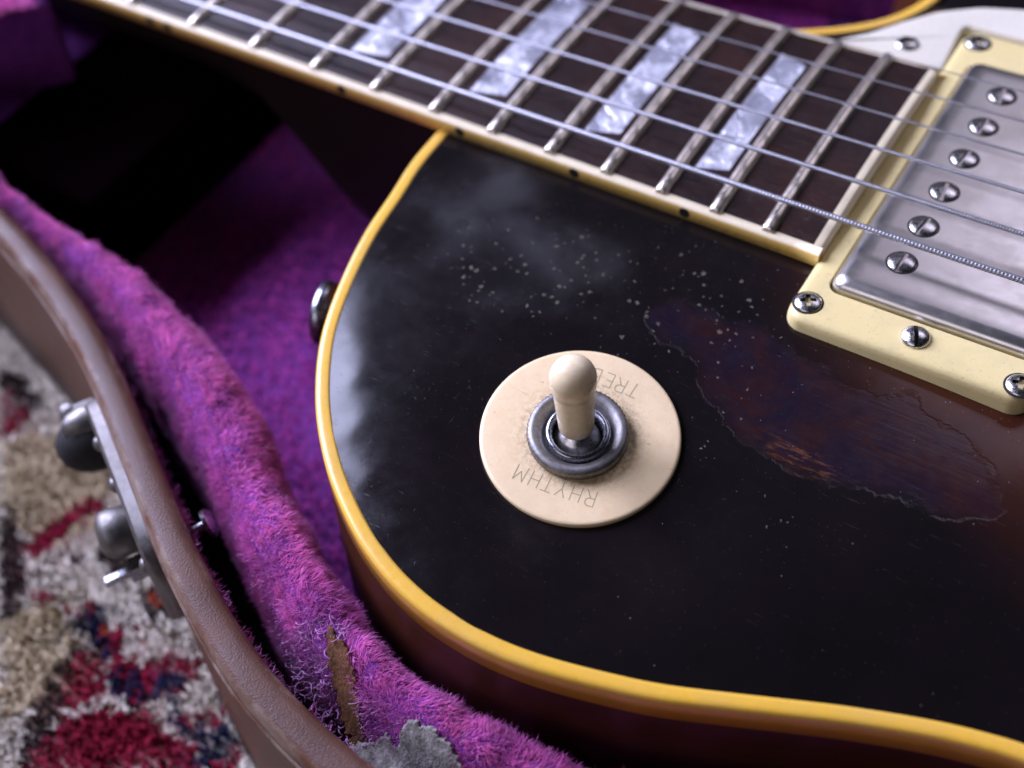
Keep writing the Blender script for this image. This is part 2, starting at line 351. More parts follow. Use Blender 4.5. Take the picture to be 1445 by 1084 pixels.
# ---------------------------------------------------------------- guitar body
OUT = [(-243.1, -28.6), (-242.8, -37.3), (-240.9, -47.4), (-239.9, -55.5), (-238.1, -63.1), (-235.2, -72.6), (-232.2, -80.2), (-228.4, -86.8), (-223.5, -93.6), (-219.2, -98.2), (-214.0, -103.0), (-207.2, -107.8), (-202.1, -110.8), (-194.7, -113.9), (-187.1, -115.6), (-178.7, -116.0), (-172.2, -115.4), (-165.1, -113.8), (-154.7, -110.7), (-150.3, -109.1), (-137.5, -103.3), (-127.9, -98.9), (-119.9, -95.7), (-113.4, -93.3), (-103.7, -90.7)]
REST = [(-80, -89), (-55, -93), (-25, -106), (10, -126), (50, -145), (90, -157), (130, -160), (170, -150), (205, -122), (226, -80), (234, -30), (234, 30), (226, 80), (205, 122), (170, 150), (130, 160), (90, 157), (50, 145), (10, 126), (-25, 106), (-55, 94), (-80, 90), (-103, 93), (-135, 104), (-162, 112), (-182, 110), (-191, 102), (-190, 92), (-184, 83), (-178, 75), (-175, 67), (-175.8, 61), (-177.9, 54.8), (-181.2, 49), (-186.9, 42.9), (-193.8, 37.4), (-203, 31.5), (-212, 26), (-225, 15), (-238, 0), (-243.4, -15)]
outl = resample(OUT + REST, step=1.2, closed=True, smooth=10)[:-1]
onrm = normals2(outl, True)
for _ in range(4): onrm = (np.roll(onrm, 1, 0) + 2 * onrm + np.roll(onrm, -1, 0)) / 4
onrm /= np.linalg.norm(onrm, axis=1)[:, None]
CH = np.array([-182.9, -79.0, 73.4]); CN = np.array([.027, -.09, .995]); CN /= np.linalg.norm(CN)   # switch plate top centre and normal
ctrl = []
for i in range(0, len(outl), 6): ctrl.append((*outl[i], 0.0))
for x, y, z in [(-245, -22, -4.3), (-235, -24, -4.3), (-220, -27.5, -4.3), (-205, -28, -4.35), (-190, -28.5, -4.45), (-176, -29, -4.6), (-166, -29, -4.7), (-230, 5, -4.3), (-205, 10, -4.4), (-180, 0, -4.5), (-190, 24, -4.6), (-170, 28, -4.7), (-165, -43, -5.6), (-150, -44, -5.9), (-135, -44.6, -6.4), (-122, -45, -7.1), (-144, 0, -5.2), (-122, 0, -5.6), (-122, 45, -6.6), (-160, 46, -5.8), (-172, 48, -5.7), (-174, 38, -5.2)]:
    p = FR((x, y, z))[0]; ctrl.append((p[0], p[1], p[2] - 70))
for k in range(8):
    a = k * math.pi / 4; d = np.array([math.cos(a), math.sin(a)]) * 14
    z = CH[2] - 1.25 - (CN[0] * d[0] + CN[1] * d[1]) / CN[2]; ctrl.append((CH[0] + d[0], CH[1] + d[1], z - 70))
ctrl.append((CH[0], CH[1], CH[2] - 1.25 - 70 + .05))
for i in range(0, 110, 9):                                   # the rounded shoulder just inside the rim
    p = outl[i] - onrm[i] * 3.5; b_ = np.clip((-outl[i][1] - 60) / 40, 0, 1) if outl[i][0] < -180 else 0; ctrl.append((*p, .34 + .58 * b_)); p = outl[i] - onrm[i] * 8; ctrl.append((*p, .62 + .85 * b_))
ctrl += [(-223, -45, 2.1), (-215, -65, 1.9), (-208, -50, 3.0), (-150, -85, 3.6), (-130, -75, 5.4), (-110, -60, 7.4), (-80, -45, 10), (-60, 0, 12.5), (-30, 0, 13), (-60, 45, 10), (60, 0, 13), (60, 80, 9), (60, -80, 9), (150, 0, 11), (150, 80, 6), (150, -80, 6), (200, 0, 5), (0, -70, 9), (0, 70, 9), (-60, 70, 4), (-60, -70, 4), (-130, 80, 4.5), (-160, 90, 2), (-90, 0, 12)]
ctrl = np.array(ctrl); cp = ctrl[:, :2] / 100
def U(r2): return np.where(r2 > 1e-12, r2 * np.log(np.maximum(r2, 1e-12)), 0)
K = U(((cp[:, None] - cp[None]) ** 2).sum(-1)) + np.eye(len(cp)) * 2e-4
Pm = np.c_[np.ones(len(cp)), cp]; A = np.block([[K, Pm], [Pm.T, np.zeros((3, 3))]])
sol = np.linalg.solve(A, np.r_[ctrl[:, 2], 0, 0, 0])
def top_h(xy):
    q = np.asarray(xy, float) / 100; r = np.empty(len(q))
    for a in range(0, len(q), 20000):
        b = q[a:a + 20000]; r[a:a + 20000] = U(((b[:, None] - cp[None]) ** 2).sum(-1)) @ sol[:-3] + sol[-3] + b @ sol[-2:]
    return r + 70
def sdist(xy, poly):
    """signed distance in mm, positive inside."""
    xy = np.asarray(xy, float); P = np.asarray(poly, float); Q = np.roll(P, -1, 0); best = np.full(len(xy), 1e9); ins = np.zeros(len(xy), bool)
    for a, b in zip(P, Q):
        e = b - a; L2 = e @ e + 1e-12; t = np.clip(((xy - a) @ e) / L2, 0, 1); d = ((xy - a - t[:, None] * e) ** 2).sum(1); best = np.minimum(best, d)
        c = ((a[1] > xy[:, 1]) != (b[1] > xy[:, 1])); 
        with np.errstate(divide='ignore', invalid='ignore'): xx = a[0] + (xy[:, 1] - a[1]) * e[0] / (e[1] if e[1] else 1e-12)
        ins ^= c & (xy[:, 0] < xx)
    return np.sqrt(best) * np.where(ins, 1, -1)
def gauss(xy, c, sx, sy=None, ang=0):
    d = np.asarray(xy) - np.array(c); ca, sa = math.cos(ang), math.sin(ang); x = d[:, 0] * ca + d[:, 1] * sa; y = -d[:, 0] * sa + d[:, 1] * ca
    return np.exp(-(x / sx) ** 2 - (y / (sy or sx)) ** 2)

guitar = root('electric_guitar', (-150, 0, 22), label='worn sunburst electric guitar with yellowed binding lying in the purple plush case', category='guitar')

def body_grid(x0, x1, y0, y1, st):
    xs = np.arange(x0, x1 + st / 2, st); ys = np.arange(y0, y1 + st / 2, st); X, Y = np.meshgrid(xs, ys); P = np.c_[X.ravel(), Y.ravel()]
    d = sdist(P, outl[::3]) > -1.0; n = len(xs); idx = np.arange(len(P)).reshape(len(ys), n)
    F = np.stack([idx[:-1, :-1], idx[:-1, 1:], idx[1:, 1:], idx[1:, :-1]], -1).reshape(-1, 4); F = F[d[F].all(1)]
    u, inv = np.unique(F, return_inverse=True); return P[u], inv.reshape(F.shape)
Pa, Fa = body_grid(-250, -94, -120, 60, .6)
Pb, Fb = body_grid(-94, 242, -164, 164, 4); Pc, Fc = body_grid(-250, -94, 60, 120, 4)
P2 = np.vstack([Pa, Pb, Pc]); F2 = np.vstack([Fa, Fb + len(Pa), Fc + len(Pa) + len(Pb)])
me = mesh('body_top', np.c_[P2, top_h(P2)], F2, 'finish')
PATCH = [(-185.6, -53.1), (-185.6, -50.7), (-182.7, -46.9), (-176.4, -45.7), (-171.0, -45.6), (-166.5, -43.8), (-162.4, -45.4), (-155.7, -47.2), (-149.8, -48.9), (-144.4, -49.9), (-138.9, -48.2), (-133.4, -49.9), (-128.7, -51.1), (-124.2, -53.9), (-120.7, -57.1), (-118.7, -60.4), (-121.4, -63.1), (-125.3, -64.9), (-130.5, -66.1), (-136.2, -66.6), (-142.7, -68.2), (-148.9, -70.4), (-153.0, -68.2), (-157.6, -67.8), (-162.4, -65.8), (-165.4, -63.5), (-170.3, -60.4), (-173.0, -57.7), (-176.9, -55.2), (-180.8, -55.7)]
ps = np.full(len(P2), -50.); near = np.abs(P2 - np.array([-152, -57])).max(1) < 45; ps[near] = sdist(P2[near], PATCH)
ps[near] += wob(P2[near], 9, 3) * .9 + wob(P2[near], 2.6, 4) * .5
set_attr(me, 'patch', ps)
rb = np.hypot((P2[:, 0] - 20) / 190, (P2[:, 1] + 0) / 86) + wob(P2, 60, 11) * .03
set_attr(me, 'burst', np.clip((1.13 - rb) / .34, 0, 1) ** 1.5)
fl = gauss(P2, (-193, -50), 27, 13, .1) + .8 * gauss(P2, (-166, -66), 5, 9) + .55 * gauss(P2, (-210, -52), 12, 7) + .5 * gauss(P2, (-148, -77), 10, 5) + .5 * gauss(P2, (-172, -40), 8, 4)
set_attr(me, 'fleck', np.clip(fl * (.75 + wob(P2, 8, 21) * .5), 0, 1))
dg = gauss(P2, (-212, -85.5), 7, 3.2, .35) + gauss(P2, (-203, -80), 5, 3) + .8 * gauss(P2, (-195, -89), 3, 2) + .5 * gauss(P2, (-213, -70), 6, 4)
set_attr(me, 'ding', np.clip(dg, 0, 1))
hz = gauss(P2, (-216, -40), 20, 6, -.55) + .8 * gauss(P2, (-200, -45), 13, 8) + .45 * gauss(P2, (-234, -42), 9, 9) + .12 + .30 * gauss(P2, (-222, -55), 22, 22) + .45 * gauss(P2, (-213, -62), 24, 4, .25)
set_attr(me, 'haze', np.clip(hz * .9, 0, 1))
set_attr(me, 'bare', np.clip(gauss(P2, (-149, -67.5), 6.5, 2.6, -.2) * 1.4, 0, 1))
du = gauss(P2, (-146, -45), 26, 3, -.02) + .6 * gauss(P2, (-168, -33), 12, 3, -.2) + .5 * gauss(P2, (-200, -31), 30, 2.2)
set_attr(me, 'dust', np.clip(du + .12, 0, 1))
body = place('body', me, guitar)

# binding round the rim and the brown side under it
zr = np.full(len(outl), 70.)
V, F = sweep(outl, [(-.2, -.9), (-.2, .07), (.3, .13), (1.3, .11), (1.85, .04), (2.2, -.22), (2.38, -.7), (2.45, -2.0), (2.40, -5.8), (1.5, -6.0)], onrm, True, zr)
mb = mesh('binding', V, F, 'binding'); mb.materials.append(MAT['bside']); nq = len(outl); mi = np.zeros(9 * nq, np.int32); mi[6 * nq:] = 1; mb.polygons.foreach_set('material_index', mi); place('binding', mb, guitar)
V, F = sweep(outl, [(1.4, -5.9), (2.2, -6.02), (2.3, -6.4), (2.3, -42), (1.5, -45), (-.5, -47), (-4, -47.6)], onrm, True, zr)
ms = mesh('body_side', V, F, 'side'); place('body_side', ms, guitar)
bk = outl - onrm * 3.9; place('body_back', mesh('body_back', np.c_[bk, np.full(len(bk), 22.42)][::-1], [tuple(range(len(bk)))], 'side'), guitar)

# ---------------------------------------------------------------- neck and fretboard (neck frame)
HW = lambda x: (43 + 14.5 * (625 + x) / 449.6) / 2
FX = lambda n: -625 * 2 ** (-n / 12)
X0 = -470
xs = np.concatenate([np.linspace(X0, -300, 12), np.linspace(-296, -240, 16)]); V = []; F = []; na = 25
for x in xs:
    d = 16.5 + 3 * (x - X0) / 170; t = min(max((x + 308) / 38, 0), 1); t = t * t * (3 - 2 * t); d = d + (49 - d) * t; e = 2 + 2.5 * t; w = HW(x) - .25
    for k in range(na):
        a = math.pi * k / (na - 1); c, s_ = math.cos(a), math.sin(a)
        V.append((x, w * math.copysign(abs(c) ** (2 / e), c), -4.32 - d * abs(s_) ** (2 / e)))
for i in range(len(xs) - 1):
    for k in range(na - 1): F.append((i * na + k, i * na + k + 1, (i + 1) * na + k + 1, (i + 1) * na + k))
    F.append((i * na + na - 1, i * na, (i + 1) * na, (i + 1) * na + na - 1))
F.append(tuple(range(na))); F.append(tuple((len(xs) - 1) * na + k for k in range(na))[::-1])
place('neck', sharp(mesh('neck', V, F, 'neck', True, FR), 60), guitar)

XE = -166.9; BW = 1.75
crown = lambda y: -y * y / 610
xs = np.linspace(X0, XE, 60); ny = 15; V = []; F = []
for x in xs:
    w = HW(x) - BW
    for k in range(ny): y = -w + 2 * w * k / (ny - 1); V.append((x, y, crown(y)))
    V.append((x, w, -4.3)); V.append((x, -w, -4.3))
k_ = ny + 2
for i in range(len(xs) - 1):
    for k in range(k_): F.append((i * k_ + k, (i + 1) * k_ + k, (i + 1) * k_ + (k + 1) % k_, i * k_ + (k + 1) % k_))
F.append(tuple(range(k_))); F.append(tuple((len(xs) - 1) * k_ + k for k in range(k_))[::-1])
board = place('fretboard', sharp(mesh('fretboard', V, F, 'rosewood', True, FR), 40), guitar)

def strip(side):
    V = []; F = []; mi = []; xs = np.linspace(X0, XE + BW, 60)
    for x in xs:
        w = HW(x); wi = w - BW; zt = crown(w)
        for y, z in ((wi, -4.25), (wi, crown(wi) + .02), (w - .8, zt + .03), (w - .35, zt - .08), (w - .1, zt - .35), (w, zt - .8), (w + .02, -4.28)): V.append((x, side * y, z))
    n = 7
    for i in range(len(xs) - 1):
        for k in range(n):
            f = (i * n + k, i * n + (k + 1) % n, (i + 1) * n + (k + 1) % n, (i + 1) * n + k); F.append(f if side > 0 else f[::-1]); mi.append(1 if k >= 4 else 0)
    F.append(tuple((len(xs) - 1) * n + k for k in range(n))); mi.append(1)
    me = mesh('fretboard_binding', V, F, 'fbtop', True, FR); me.materials.append(MAT['fbside']); me.polygons.foreach_set('material_index', mi[:len(me.polygons)]); return me
place('fretboard_binding', strip(-1), board); place('fretboard_binding', strip(1), board)
wE = HW(XE) - BW; V = []; F = []
for y in np.linspace(-wE + .02, wE - .02, 15):
    z = crown(y); 
    for x, dz in ((XE + .01, z + .02), (XE + BW - .5, z + .03), (XE + BW - .15, z - .12), (XE + BW, z - .5), (XE + BW, -4.28), (XE + .01, -4.28)): V.append((x, y, dz))
for i in range(14):
    for k in range(6): F.append((i * 6 + k, i * 6 + (k + 1) % 6, (i + 1) * 6 + (k + 1) % 6, (i + 1) * 6 + k))
place('fretboard_binding', sharp(mesh('end_binding', V, F, 'fbtop', True, FR), 50), board)

for n in range(7, 23):                                                  # frets
    x = FX(n); w = HW(x) - .95; V = []; F = []
    prof = [(-1.25, 0), (-1.18, .42), (-.85, .86), (-.4, 1.08), (0, 1.13), (.4, 1.08), (.85, .86), (1.18, .42), (1.25, 0)]; m = len(prof)
    ys = [-w, -w + .12, -w + .45, -w + .9] + list(np.linspace(-w + 3, w - 3, 15)) + [w - .9, w - .45, w - .12, w]
    for y in ys:
        e = min(w - abs(y), .9) / .9; hh = .28 + .72 * math.sqrt(max(0, 1 - (1 - e) ** 2)); hh += .012 * math.sin(y * 1.3 + n)
        for a, z in prof: V.append((x + a * (.86 + .14 * min(1, e * 2)), y, crown(y) - .02 + z * hh))
    for i in range(len(ys) - 1):
        for k in range(m - 1): F.append((i * m + k, (i + 1) * m + k, (i + 1) * m + k + 1, i * m + k + 1))
    F.append(tuple(range(m))); F.append(tuple((len(ys) - 1) * m + k for k in range(m))[::-1])
    place('fret', sharp(mesh('fret', V, F, 'fret', True, FR), 50), board)
for n in (9, 12, 15, 17, 19, 21):                                       # pearl inlays
    a, b = FX(n - 1), FX(n); s_ = b - a; xa, xb = a + .25 * s_, b - .21 * s_; xc = (a + b) / 2; V = []; F = []
    f = (HW(xc) / HW(-191)); ya, yb = 18.9 * f, 17.0 * f; N = 12
    for i in range(N + 1):
        t = i / N * 2 - 1
        for x, yy in ((xa, ya * t), (xb, yb * t)): V.append((x, yy, crown(yy) + .025))
        for x, yy in ((xa, ya * t), (xb, yb * t)): V.append((x, yy, crown(yy) - 1.))
    for i in range(N): F += [(4 * i, 4 * i + 1, 4 * i + 5, 4 * i + 4), (4 * i, 4 * i + 4, 4 * i + 6, 4 * i + 2), (4 * i + 1, 4 * i + 3, 4 * i + 7, 4 * i + 5)]
    F += [(0, 2, 3, 1), (4 * N, 4 * N + 1, 4 * N + 3, 4 * N + 2)]
    place('inlay', sharp(mesh('inlay', V, F, 'pearl', True, FR), 50), board)
dm = lathe('side_dot', [(1.08, 0), (1.08, .05), (.5, .06)], 'dot', 16)
for n, off in ((9, 0), (12, -2.6), (12, 2.6), (15, 0), (17, 0), (19, 0), (21, 0)):
    x = (FX(n) + FX(n - 1)) / 2 + off; place('side_dot', dm, board, fmat((x, -HW(x) - .02, crown(28) - 1.45), (0, -1, 0)))

# ---------------------------------------------------------------- strings
def string(s, R, pitch, x0=X0, x1=-20):
    u = (s - 2.5) / 2.5; a = np.array([-625, 17.8 * u, .5]); b = np.array([0, 24.85 * u, 5.245 - 2 * u * u]); V = []; F = []
    sides = 10 if pitch else 8
    xs = np.arange(x0, x1, pitch / 6) if pitch else np.linspace(x0, x1, 60); n = len(xs)
    ang = np.arange(sides) / sides * 2 * math.pi; X = np.repeat(xs[:, None], sides, 1)
    if pitch:
        ph = (X / pitch + ang[None] / (2 * math.pi)) * 2 * math.pi; r = R * (.84 + .16 * np.sqrt(np.abs(np.sin(ph / 2))))
    else: r = np.full(X.shape, R)
    t = (X + 625) / 625; Y = a[1] + (b[1] - a[1]) * t + r * np.cos(ang); Z = a[2] + (b[2] - a[2]) * t + r * np.sin(ang)
    i = np.arange((n - 1) * sides); k = i % sides; j = i // sides
    F = np.stack([j * sides + k, j * sides + (k + 1) % sides, (j + 1) * sides + (k + 1) % sides, (j + 1) * sides + k], 1)[:, ::-1]
    me = mesh('string', np.stack([X, Y, Z], -1).reshape(-1, 3), F, 'string', True, FR)
    place('string', me, guitar, label=['thickest wound string', 'second wound string', 'third wound string', 'thickest plain string', 'middle plain string', 'thinnest plain string'][s])
for s, (R, p) in enumerate(((.585, .64), (.45, .52), (.35, .42), (.22, 0), (.165, 0), (.13, 0))): string(s, R, p)

# ---------------------------------------------------------------- pickup, ring and screws
def rrect(hx, hy, r, n=8):
    P = []
    for q, (sx, sy) in enumerate(((1, 1), (-1, 1), (-1, -1), (1, -1))):
        for i in range(n + 1):
            a = (q + i / n) * math.pi / 2; P.append((sx * (hx - r) + r * math.cos(a), sy * (hy - r) + r * math.sin(a)))
    return P
def loops(name, Ls, mat, cap0=False, cap1=False, frame=FR, ang=50):
    n = len(Ls[0]); V = [p for L in Ls for p in L]; F = []
    for j in range(len(Ls) - 1):
        for i in range(n): F.append((j * n + i, j * n + (i + 1) % n, (j + 1) * n + (i + 1) % n, (j + 1) * n + i))
    if cap0: F.append(tuple(range(n))[::-1])
    if cap1: F.append(tuple((len(Ls) - 1) * n + i for i in range(n)))
    return sharp(mesh(name, V, F, mat, True, frame), ang)
RC = (-144.55, 1.0)
L = lambda hx, hy, r, z, c=RC: [(c[0] + x, c[1] + y, z) for x, y in rrect(hx, hy, r)]
pickup = place('pickup', loops('pickup_cover', [L(18.3, 34.1, 2.2, -7, (-142.7, 0)), L(18.3, 34.1, 2.2, -3.2, (-142.7, 0)), L(18.2, 34.0, 2.2, -2.5, (-142.7, 0)), L(17.9, 33.7, 2.1, -1.9, (-142.7, 0)), L(17.45, 33.25, 2.0, -1.4, (-142.7, 0)), L(16.8, 32.6, 1.8, -1.08, (-142.7, 0)), L(16.0, 31.8, 1.5, -.93, (-142.7, 0)), L(14, 29.8, 1.2, -.9, (-142.7, 0)), L(6, 20, 1, -.9, (-142.7, 0))], 'cover', cap1=True, ang=80), guitar, label='dull nickel covered neck pickup')
ringo = place('pickup_ring', loops('pickup_ring', [L(21.3, 44.3, 3.6, -9), L(20.95, 43.95, 3.4, -4.6), L(20.8, 43.8, 3.3, -3.8), L(20.5, 43.5, 3.1, -3.25), L(20.0, 43.0, 2.8, -2.95), L(19.2, 42.2, 2.4, -2.85), L(18.95, 36, 2.6, -2.85, (-142.9, 0)), L(18.75, 34.6, 2.4, -2.9, (-142.7, 0)), L(18.6, 34.45, 2.4, -3.2, (-142.7, 0)), L(18.6, 34.45, 2.4, -8, (-142.7, 0))], 'ring'), guitar)

def cut(me, boxes):
    """boolean slots out of a screw head."""
    o = bpy.data.objects.new('tmp', me); COL.objects.link(o); tmp = []
    for c, s_, rz in boxes:
        b = boxm('tmpb', c, s_, 'slot'); q = bpy.data.objects.new('tmpb', b); q.rotation_euler[2] = rz; COL.objects.link(q); tmp.append(q)
        md = o.modifiers.new('b', 'BOOLEAN'); md.object = q; md.operation = 'DIFFERENCE'; md.solver = 'EXACT'
    dg = bpy.context.evaluated_depsgraph_get(); r = bpy.data.meshes.new_from_object(o.evaluated_get(dg))
    for q in tmp + [o]: bpy.data.objects.remove(q)
    r.materials.clear(); r.materials.append(MAT['screw']); r.materials.append(MAT['slot']); r.name = me.name
    zt = max(v.co.z for v in r.vertices)
    for p in r.polygons:
        zc = p.center.z; rad = math.hypot(p.center.x, p.center.y)
        if rad < 2.25 * S and ((p.normal.z > .9 and zc < zt - .55 * S) or (abs(p.normal.z) < .05 and zc > -.8 * S)): p.material_index = 1
    return sharp(r, 35)
dome = lambda R, h, zb: [(R * .96, zb), (R, zb + .1), (R, .05), (R * .97, .2 * h + .05), (R * .86, .5 * h), (R * .66, .78 * h), (R * .4, .93 * h), (R * .15, h), (.01, h)]
pole = cut(lathe('pole_screw', dome(2.42, .62, -1.2), 'screw', 40), [((0, 0, .45), (6, .68, 1.7), 0)])
adj = cut(lathe('adjusting_screw', dome(2.45, 1.25, -.3), 'screw', 40), [((0, 0, 1.1), (6, .70, 1.6), 0)])
phil = cut(lathe('ring_screw', dome(2.35, .75, -.3), 'screw', 40), [((0, 0, .75), (2.7, .8, 1.8), 0), ((0, 0, .75), (.8, 2.7, 1.8), 0), ((0, 0, .75), (1.25, 1.25, 1.8), .785)])
well = lathe('screw_well', [(2.46, -.1), (2.46, .06), (2.72, .06), (2.78, -.02)], 'slot', 40, cap=False)
for i in range(6):
    y = -24.75 + 9.9 * i
    w_ = place('screw_well', well, pickup, fmat((-151.86, y, -.9)))
    place('pole_screw', pole, pickup, fmat((-151.86, y, -.86), (0, 0, 1), (math.sin(.05 + .16 * math.sin(i * 2.3)), math.cos(.05), 0)))
for (x, y), a in (((-162.6, -38.7), .5), ((-125.9, -40.0), .2), ((-162.0, 41.0), .9), ((-126, 41), .3)):
    place('ring_screw', phil, ringo, fmat((x, y, -2.82), (0, 0, 1), (math.cos(a), math.sin(a), 0)))
    place('screw_recess', lathe('screw_recess', [(2.36, .02), (2.62, .03), (2.7, -.02)], 'slot', 32, cap=False), ringo, fmat((x, y, -2.85)))
place('adjusting_screw', adj, ringo, fmat((-144.0, -38.0, -2.75), (0, 0, 1), (-.45, 1, 0)), label='slotted height screw'); place('adjusting_screw', adj, ringo, fmat((-144.0, 40.0, -2.75), (0, 0, 1), (.3, 1, 0)))

# pickguard
PG = [(-190, 29.0), (-186.2, 32.4), (-182.3, 36.2), (-178.1, 42.1), (-172.8, 48.4), (-165.8, 53.2), (-157.9, 56.0), (-140, 58), (-115, 58), (-90, 56), (-60, 50), (-60, 46.0), (-166.1, 46.0), (-166.3, 44), (-165.05, 29.1), (-178, 28.95)]
pg = resample(PG, step=.8, closed=True, smooth=2)[:-1]; nn = normals2(pg, True)
Ls = [[(p[0] - n_[0] * a, p[1] - n_[1] * a, z) for p, n_ in zip(pg, -nn)] for a, z in ((0, -5.6), (0, -3.5), (.12, -3.3), (.45, -3.05), (.8, -3.0))]
guard = place('pickguard', loops('pickguard', Ls, 'guard', cap1=True, ang=80), guitar)
place('guard_screw', phil, guard, fmat((-174.4, 35.2, -2.95), (0, 0, 1), (.8, .5, 0)))

# strap button on the shoulder
n_ = Vector((-.95, -.31, 0)); sb = lathe('strap_button', [(4.5, 0), (4.4, 1), (3.2, 2.5), (3.0, 4.5), (4.5, 5.4), (6.3, 6.0), (6.6, 6.9), (6.4, 7.9), (5.2, 8.6), (2.4, 8.9), (.01, 8.9)], 'shaft', 40)
place('strap_button', sb, guitar, frame_at((-240.3, -64.3, 52), n_, (0, 0, 1)))

# ---------------------------------------------------------------- switch: plate, nut, shaft, tip
cm = frame_at(CH, CN); 
chip = place('switch_plate', lathe('switch_plate', [(15.9, -1.32), (16.35, -1.2), (16.45, -.8), (16.42, -.25), (16.2, -.05), (15.8, 0), (12.4, -.01), (10.6, -.01), (9.4, -.01), (8.5, -.01), (6.2, -.01), (6.1, -1.2)], 'chip', 128, cap=False), guitar, cm, label='round ivory switch plate engraved RHYTHM and TREBLE')
gm_ = chip.data; rr_ = [math.hypot(v.co.x, v.co.y) / S for v in gm_.vertices]; set_attr(gm_, 'grime', [np.interp(r, [8.4, 9.4, 10.7, 13], [1.1, .7, .25, .03]) for r in rr_])
GL = {'R': [[(0, 0), (0, 1), (.5, 1), (.72, .88), (.72, .62), (.5, .5), (0, .5)], [(.35, .5), (.78, 0)]], 'H': [[(0, 0), (0, 1)], [(.75, 0), (.75, 1)], [(0, .52), (.75, .52)]],
      'Y': [[(0, 1), (.4, .48), (.8, 1)], [(.4, .48), (.4, 0)]], 'T': [[(0, 1), (.8, 1)], [(.4, 1), (.4, 0)]], 'M': [[(0, 0), (.05, 1), (.45, .35), (.85, 1), (.9, 0)]],
      'E': [[(.65, 0), (0, 0), (0, 1), (.65, 1)], [(0, .52), (.5, .52)]], 'B': [[(0, 0), (0, 1), (.5, 1), (.68, .88), (.68, .64), (.5, .53), (0, .53)], [(.5, .53), (.74, .4), (.74, .12), (.5, 0), (0, 0)]], 'L': [[(0, 1), (0, 0), (.6, 0)]]}
def word(text, centres, rots, h=2.75):
    for ch, (cx, cy), ro in zip(text, centres, rots):
        V = []; F = []
        for st in GL[ch]:
            Q = np.array(st, float) - np.array([.38, .5]); Q[:, 0] *= h * .72; Q[:, 1] *= h
            c_, s_ = math.cos(ro), math.sin(ro); Q = Q @ np.array([[c_, s_], [-s_, c_]]) + np.array([cx, cy])
            for a, b in zip(Q[:-1], Q[1:]):
                d = (b - a) / np.linalg.norm(b - a); q = np.array([-d[1], d[0]]) * .085; a2 = a - d * .05; b2 = b + d * .05; k = len(V)
                z = .004 + .0006 * k
                V += [(*(a2 - q), z), (*(b2 - q), z), (*(b2 + q), z), (*(a2 + q), z)]; F.append((k, k + 1, k + 2, k + 3))
        place('engraved_letter', mesh('engraved_letter', V, F, 'engrave', False), chip, cm)
rc = [(7.3, -9.3), (4.95, -9.75), (2.6, -10.15), (.25, -10.5), (-2.0, -10.8), (-4.45, -11.05)]
word('RHYTHM', rc, [math.pi + .22, math.pi + .19, math.pi + .16, math.pi + .14, math.pi + .12, math.pi + .10])
tc_ = [(3.45, 11.75), (1.15, 11.5), (-1.15, 11.35), (-3.4, 11.1), (-5.6, 10.5), (-7.7, 9.6)]
word('TREBLE', tc_, [math.pi + .02, math.pi + .08, math.pi + .12, math.pi + .2, math.pi + .3, math.pi + .4])
switch = place('toggle_switch', lathe('knurled_nut', [(7.9, .0), (8.2, .12), (8.25, .5), (8.25, 1.35), (8.15, 1.75), (7.7, 2.05), (7.1, 2.12), (6.4, 1.75), (5.85, 1.05), (5.6, .5), (5.45, .45)], 'nut', 120, cap=False, knurl=((2, 3, 4), .012)), guitar, cm @ Matrix.Translation(Vector((-.17, -.43, .01)) * S), label='knurled metal nut of the toggle switch')
nm = cm @ Matrix.Translation(Vector((-.17, -.43, 0)) * S)
place('threaded_bushing', lathe('threaded_bushing', [(5.44, -.5), (5.42, .9), (5.2, 1.5), (4.85, 1.75), (4.5, 1.7), (4.2, 1.2), (4.1, .3), (4.05, -3), (.02, -3.2)], 'shaft', 64, cap=False), switch, nm)
ax = Vector((-.0757, .0505, 1)).normalized(); axw = cm.to_3x3() @ ax; pv = nm @ (Vector((0, 0, -3)) * S)
tm = frame_at(np.array(pv) / S, axw)
place('lever', lathe('lever', [(3.9, 1.0), (3.9, 2.0), (3.6, 2.9), (2.9, 3.7), (2.2, 4.2), (1.75, 4.7), (1.55, 5.0), (1.75, 5.3), (2.0, 5.35)], 'steel', 40), switch, tm)
prof = [(.5, 5.2), (2.65, 5.25), (2.85, 5.45), (2.92, 5.8), (3.02, 8), (3.16, 11), (3.26, 13.5), (3.32, 15.0), (3.36, 15.4), (3.52, 15.9), (3.64, 16.6), (3.72, 17.5)] + [(3.74 * math.cos(a), 18.3 + 3.74 * math.sin(a)) for a in np.linspace(.05, 1.55, 12)]
place('switch_tip', lathe('switch_tip', prof, 'tip', 56), switch, tm)

# ---------------------------------------------------------------- case
case = root('guitar_case', (-250, -60, 0), label='open brown guitar case with torn purple plush padding around the guitar', category='instrument case')
WIN = [(-420, -52), (-385, -60), (-350, -71), (-317.9, -80.9), (-309.2, -82.8), (-295.9, -87.6), (-288.8, -89.8), (-276.7, -95.5), (-266.1, -101.3), (-254.4, -108.4), (-241.9, -116.4), (-226.0, -125.3), (-213.5, -131.2), (-201.2, -135.0), (-188.1, -137.2), (-160, -140), (-120, -138), (-80, -135), (-40, -137)]
WOUT = [(-422, -59), (-387, -67), (-348, -77.5), (-310.6, -88.2), (-301.9, -91.2), (-292.8, -94.5), (-280.7, -99.9), (-269.5, -106.1), (-261.2, -111.3), (-250.9, -117.6), (-245.6, -121.0), (-236.4, -126.7), (-222.5, -133.9), (-210.6, -139.0), (-200.9, -141.6), (-191.6, -143.4), (-160, -147), (-120, -145), (-80, -142), (-40, -144)]
wo = resample(WOUT, step=1.5, smooth=8); wn = normals2(wo)
wi = resample(WIN, step=1.5, smooth=8)
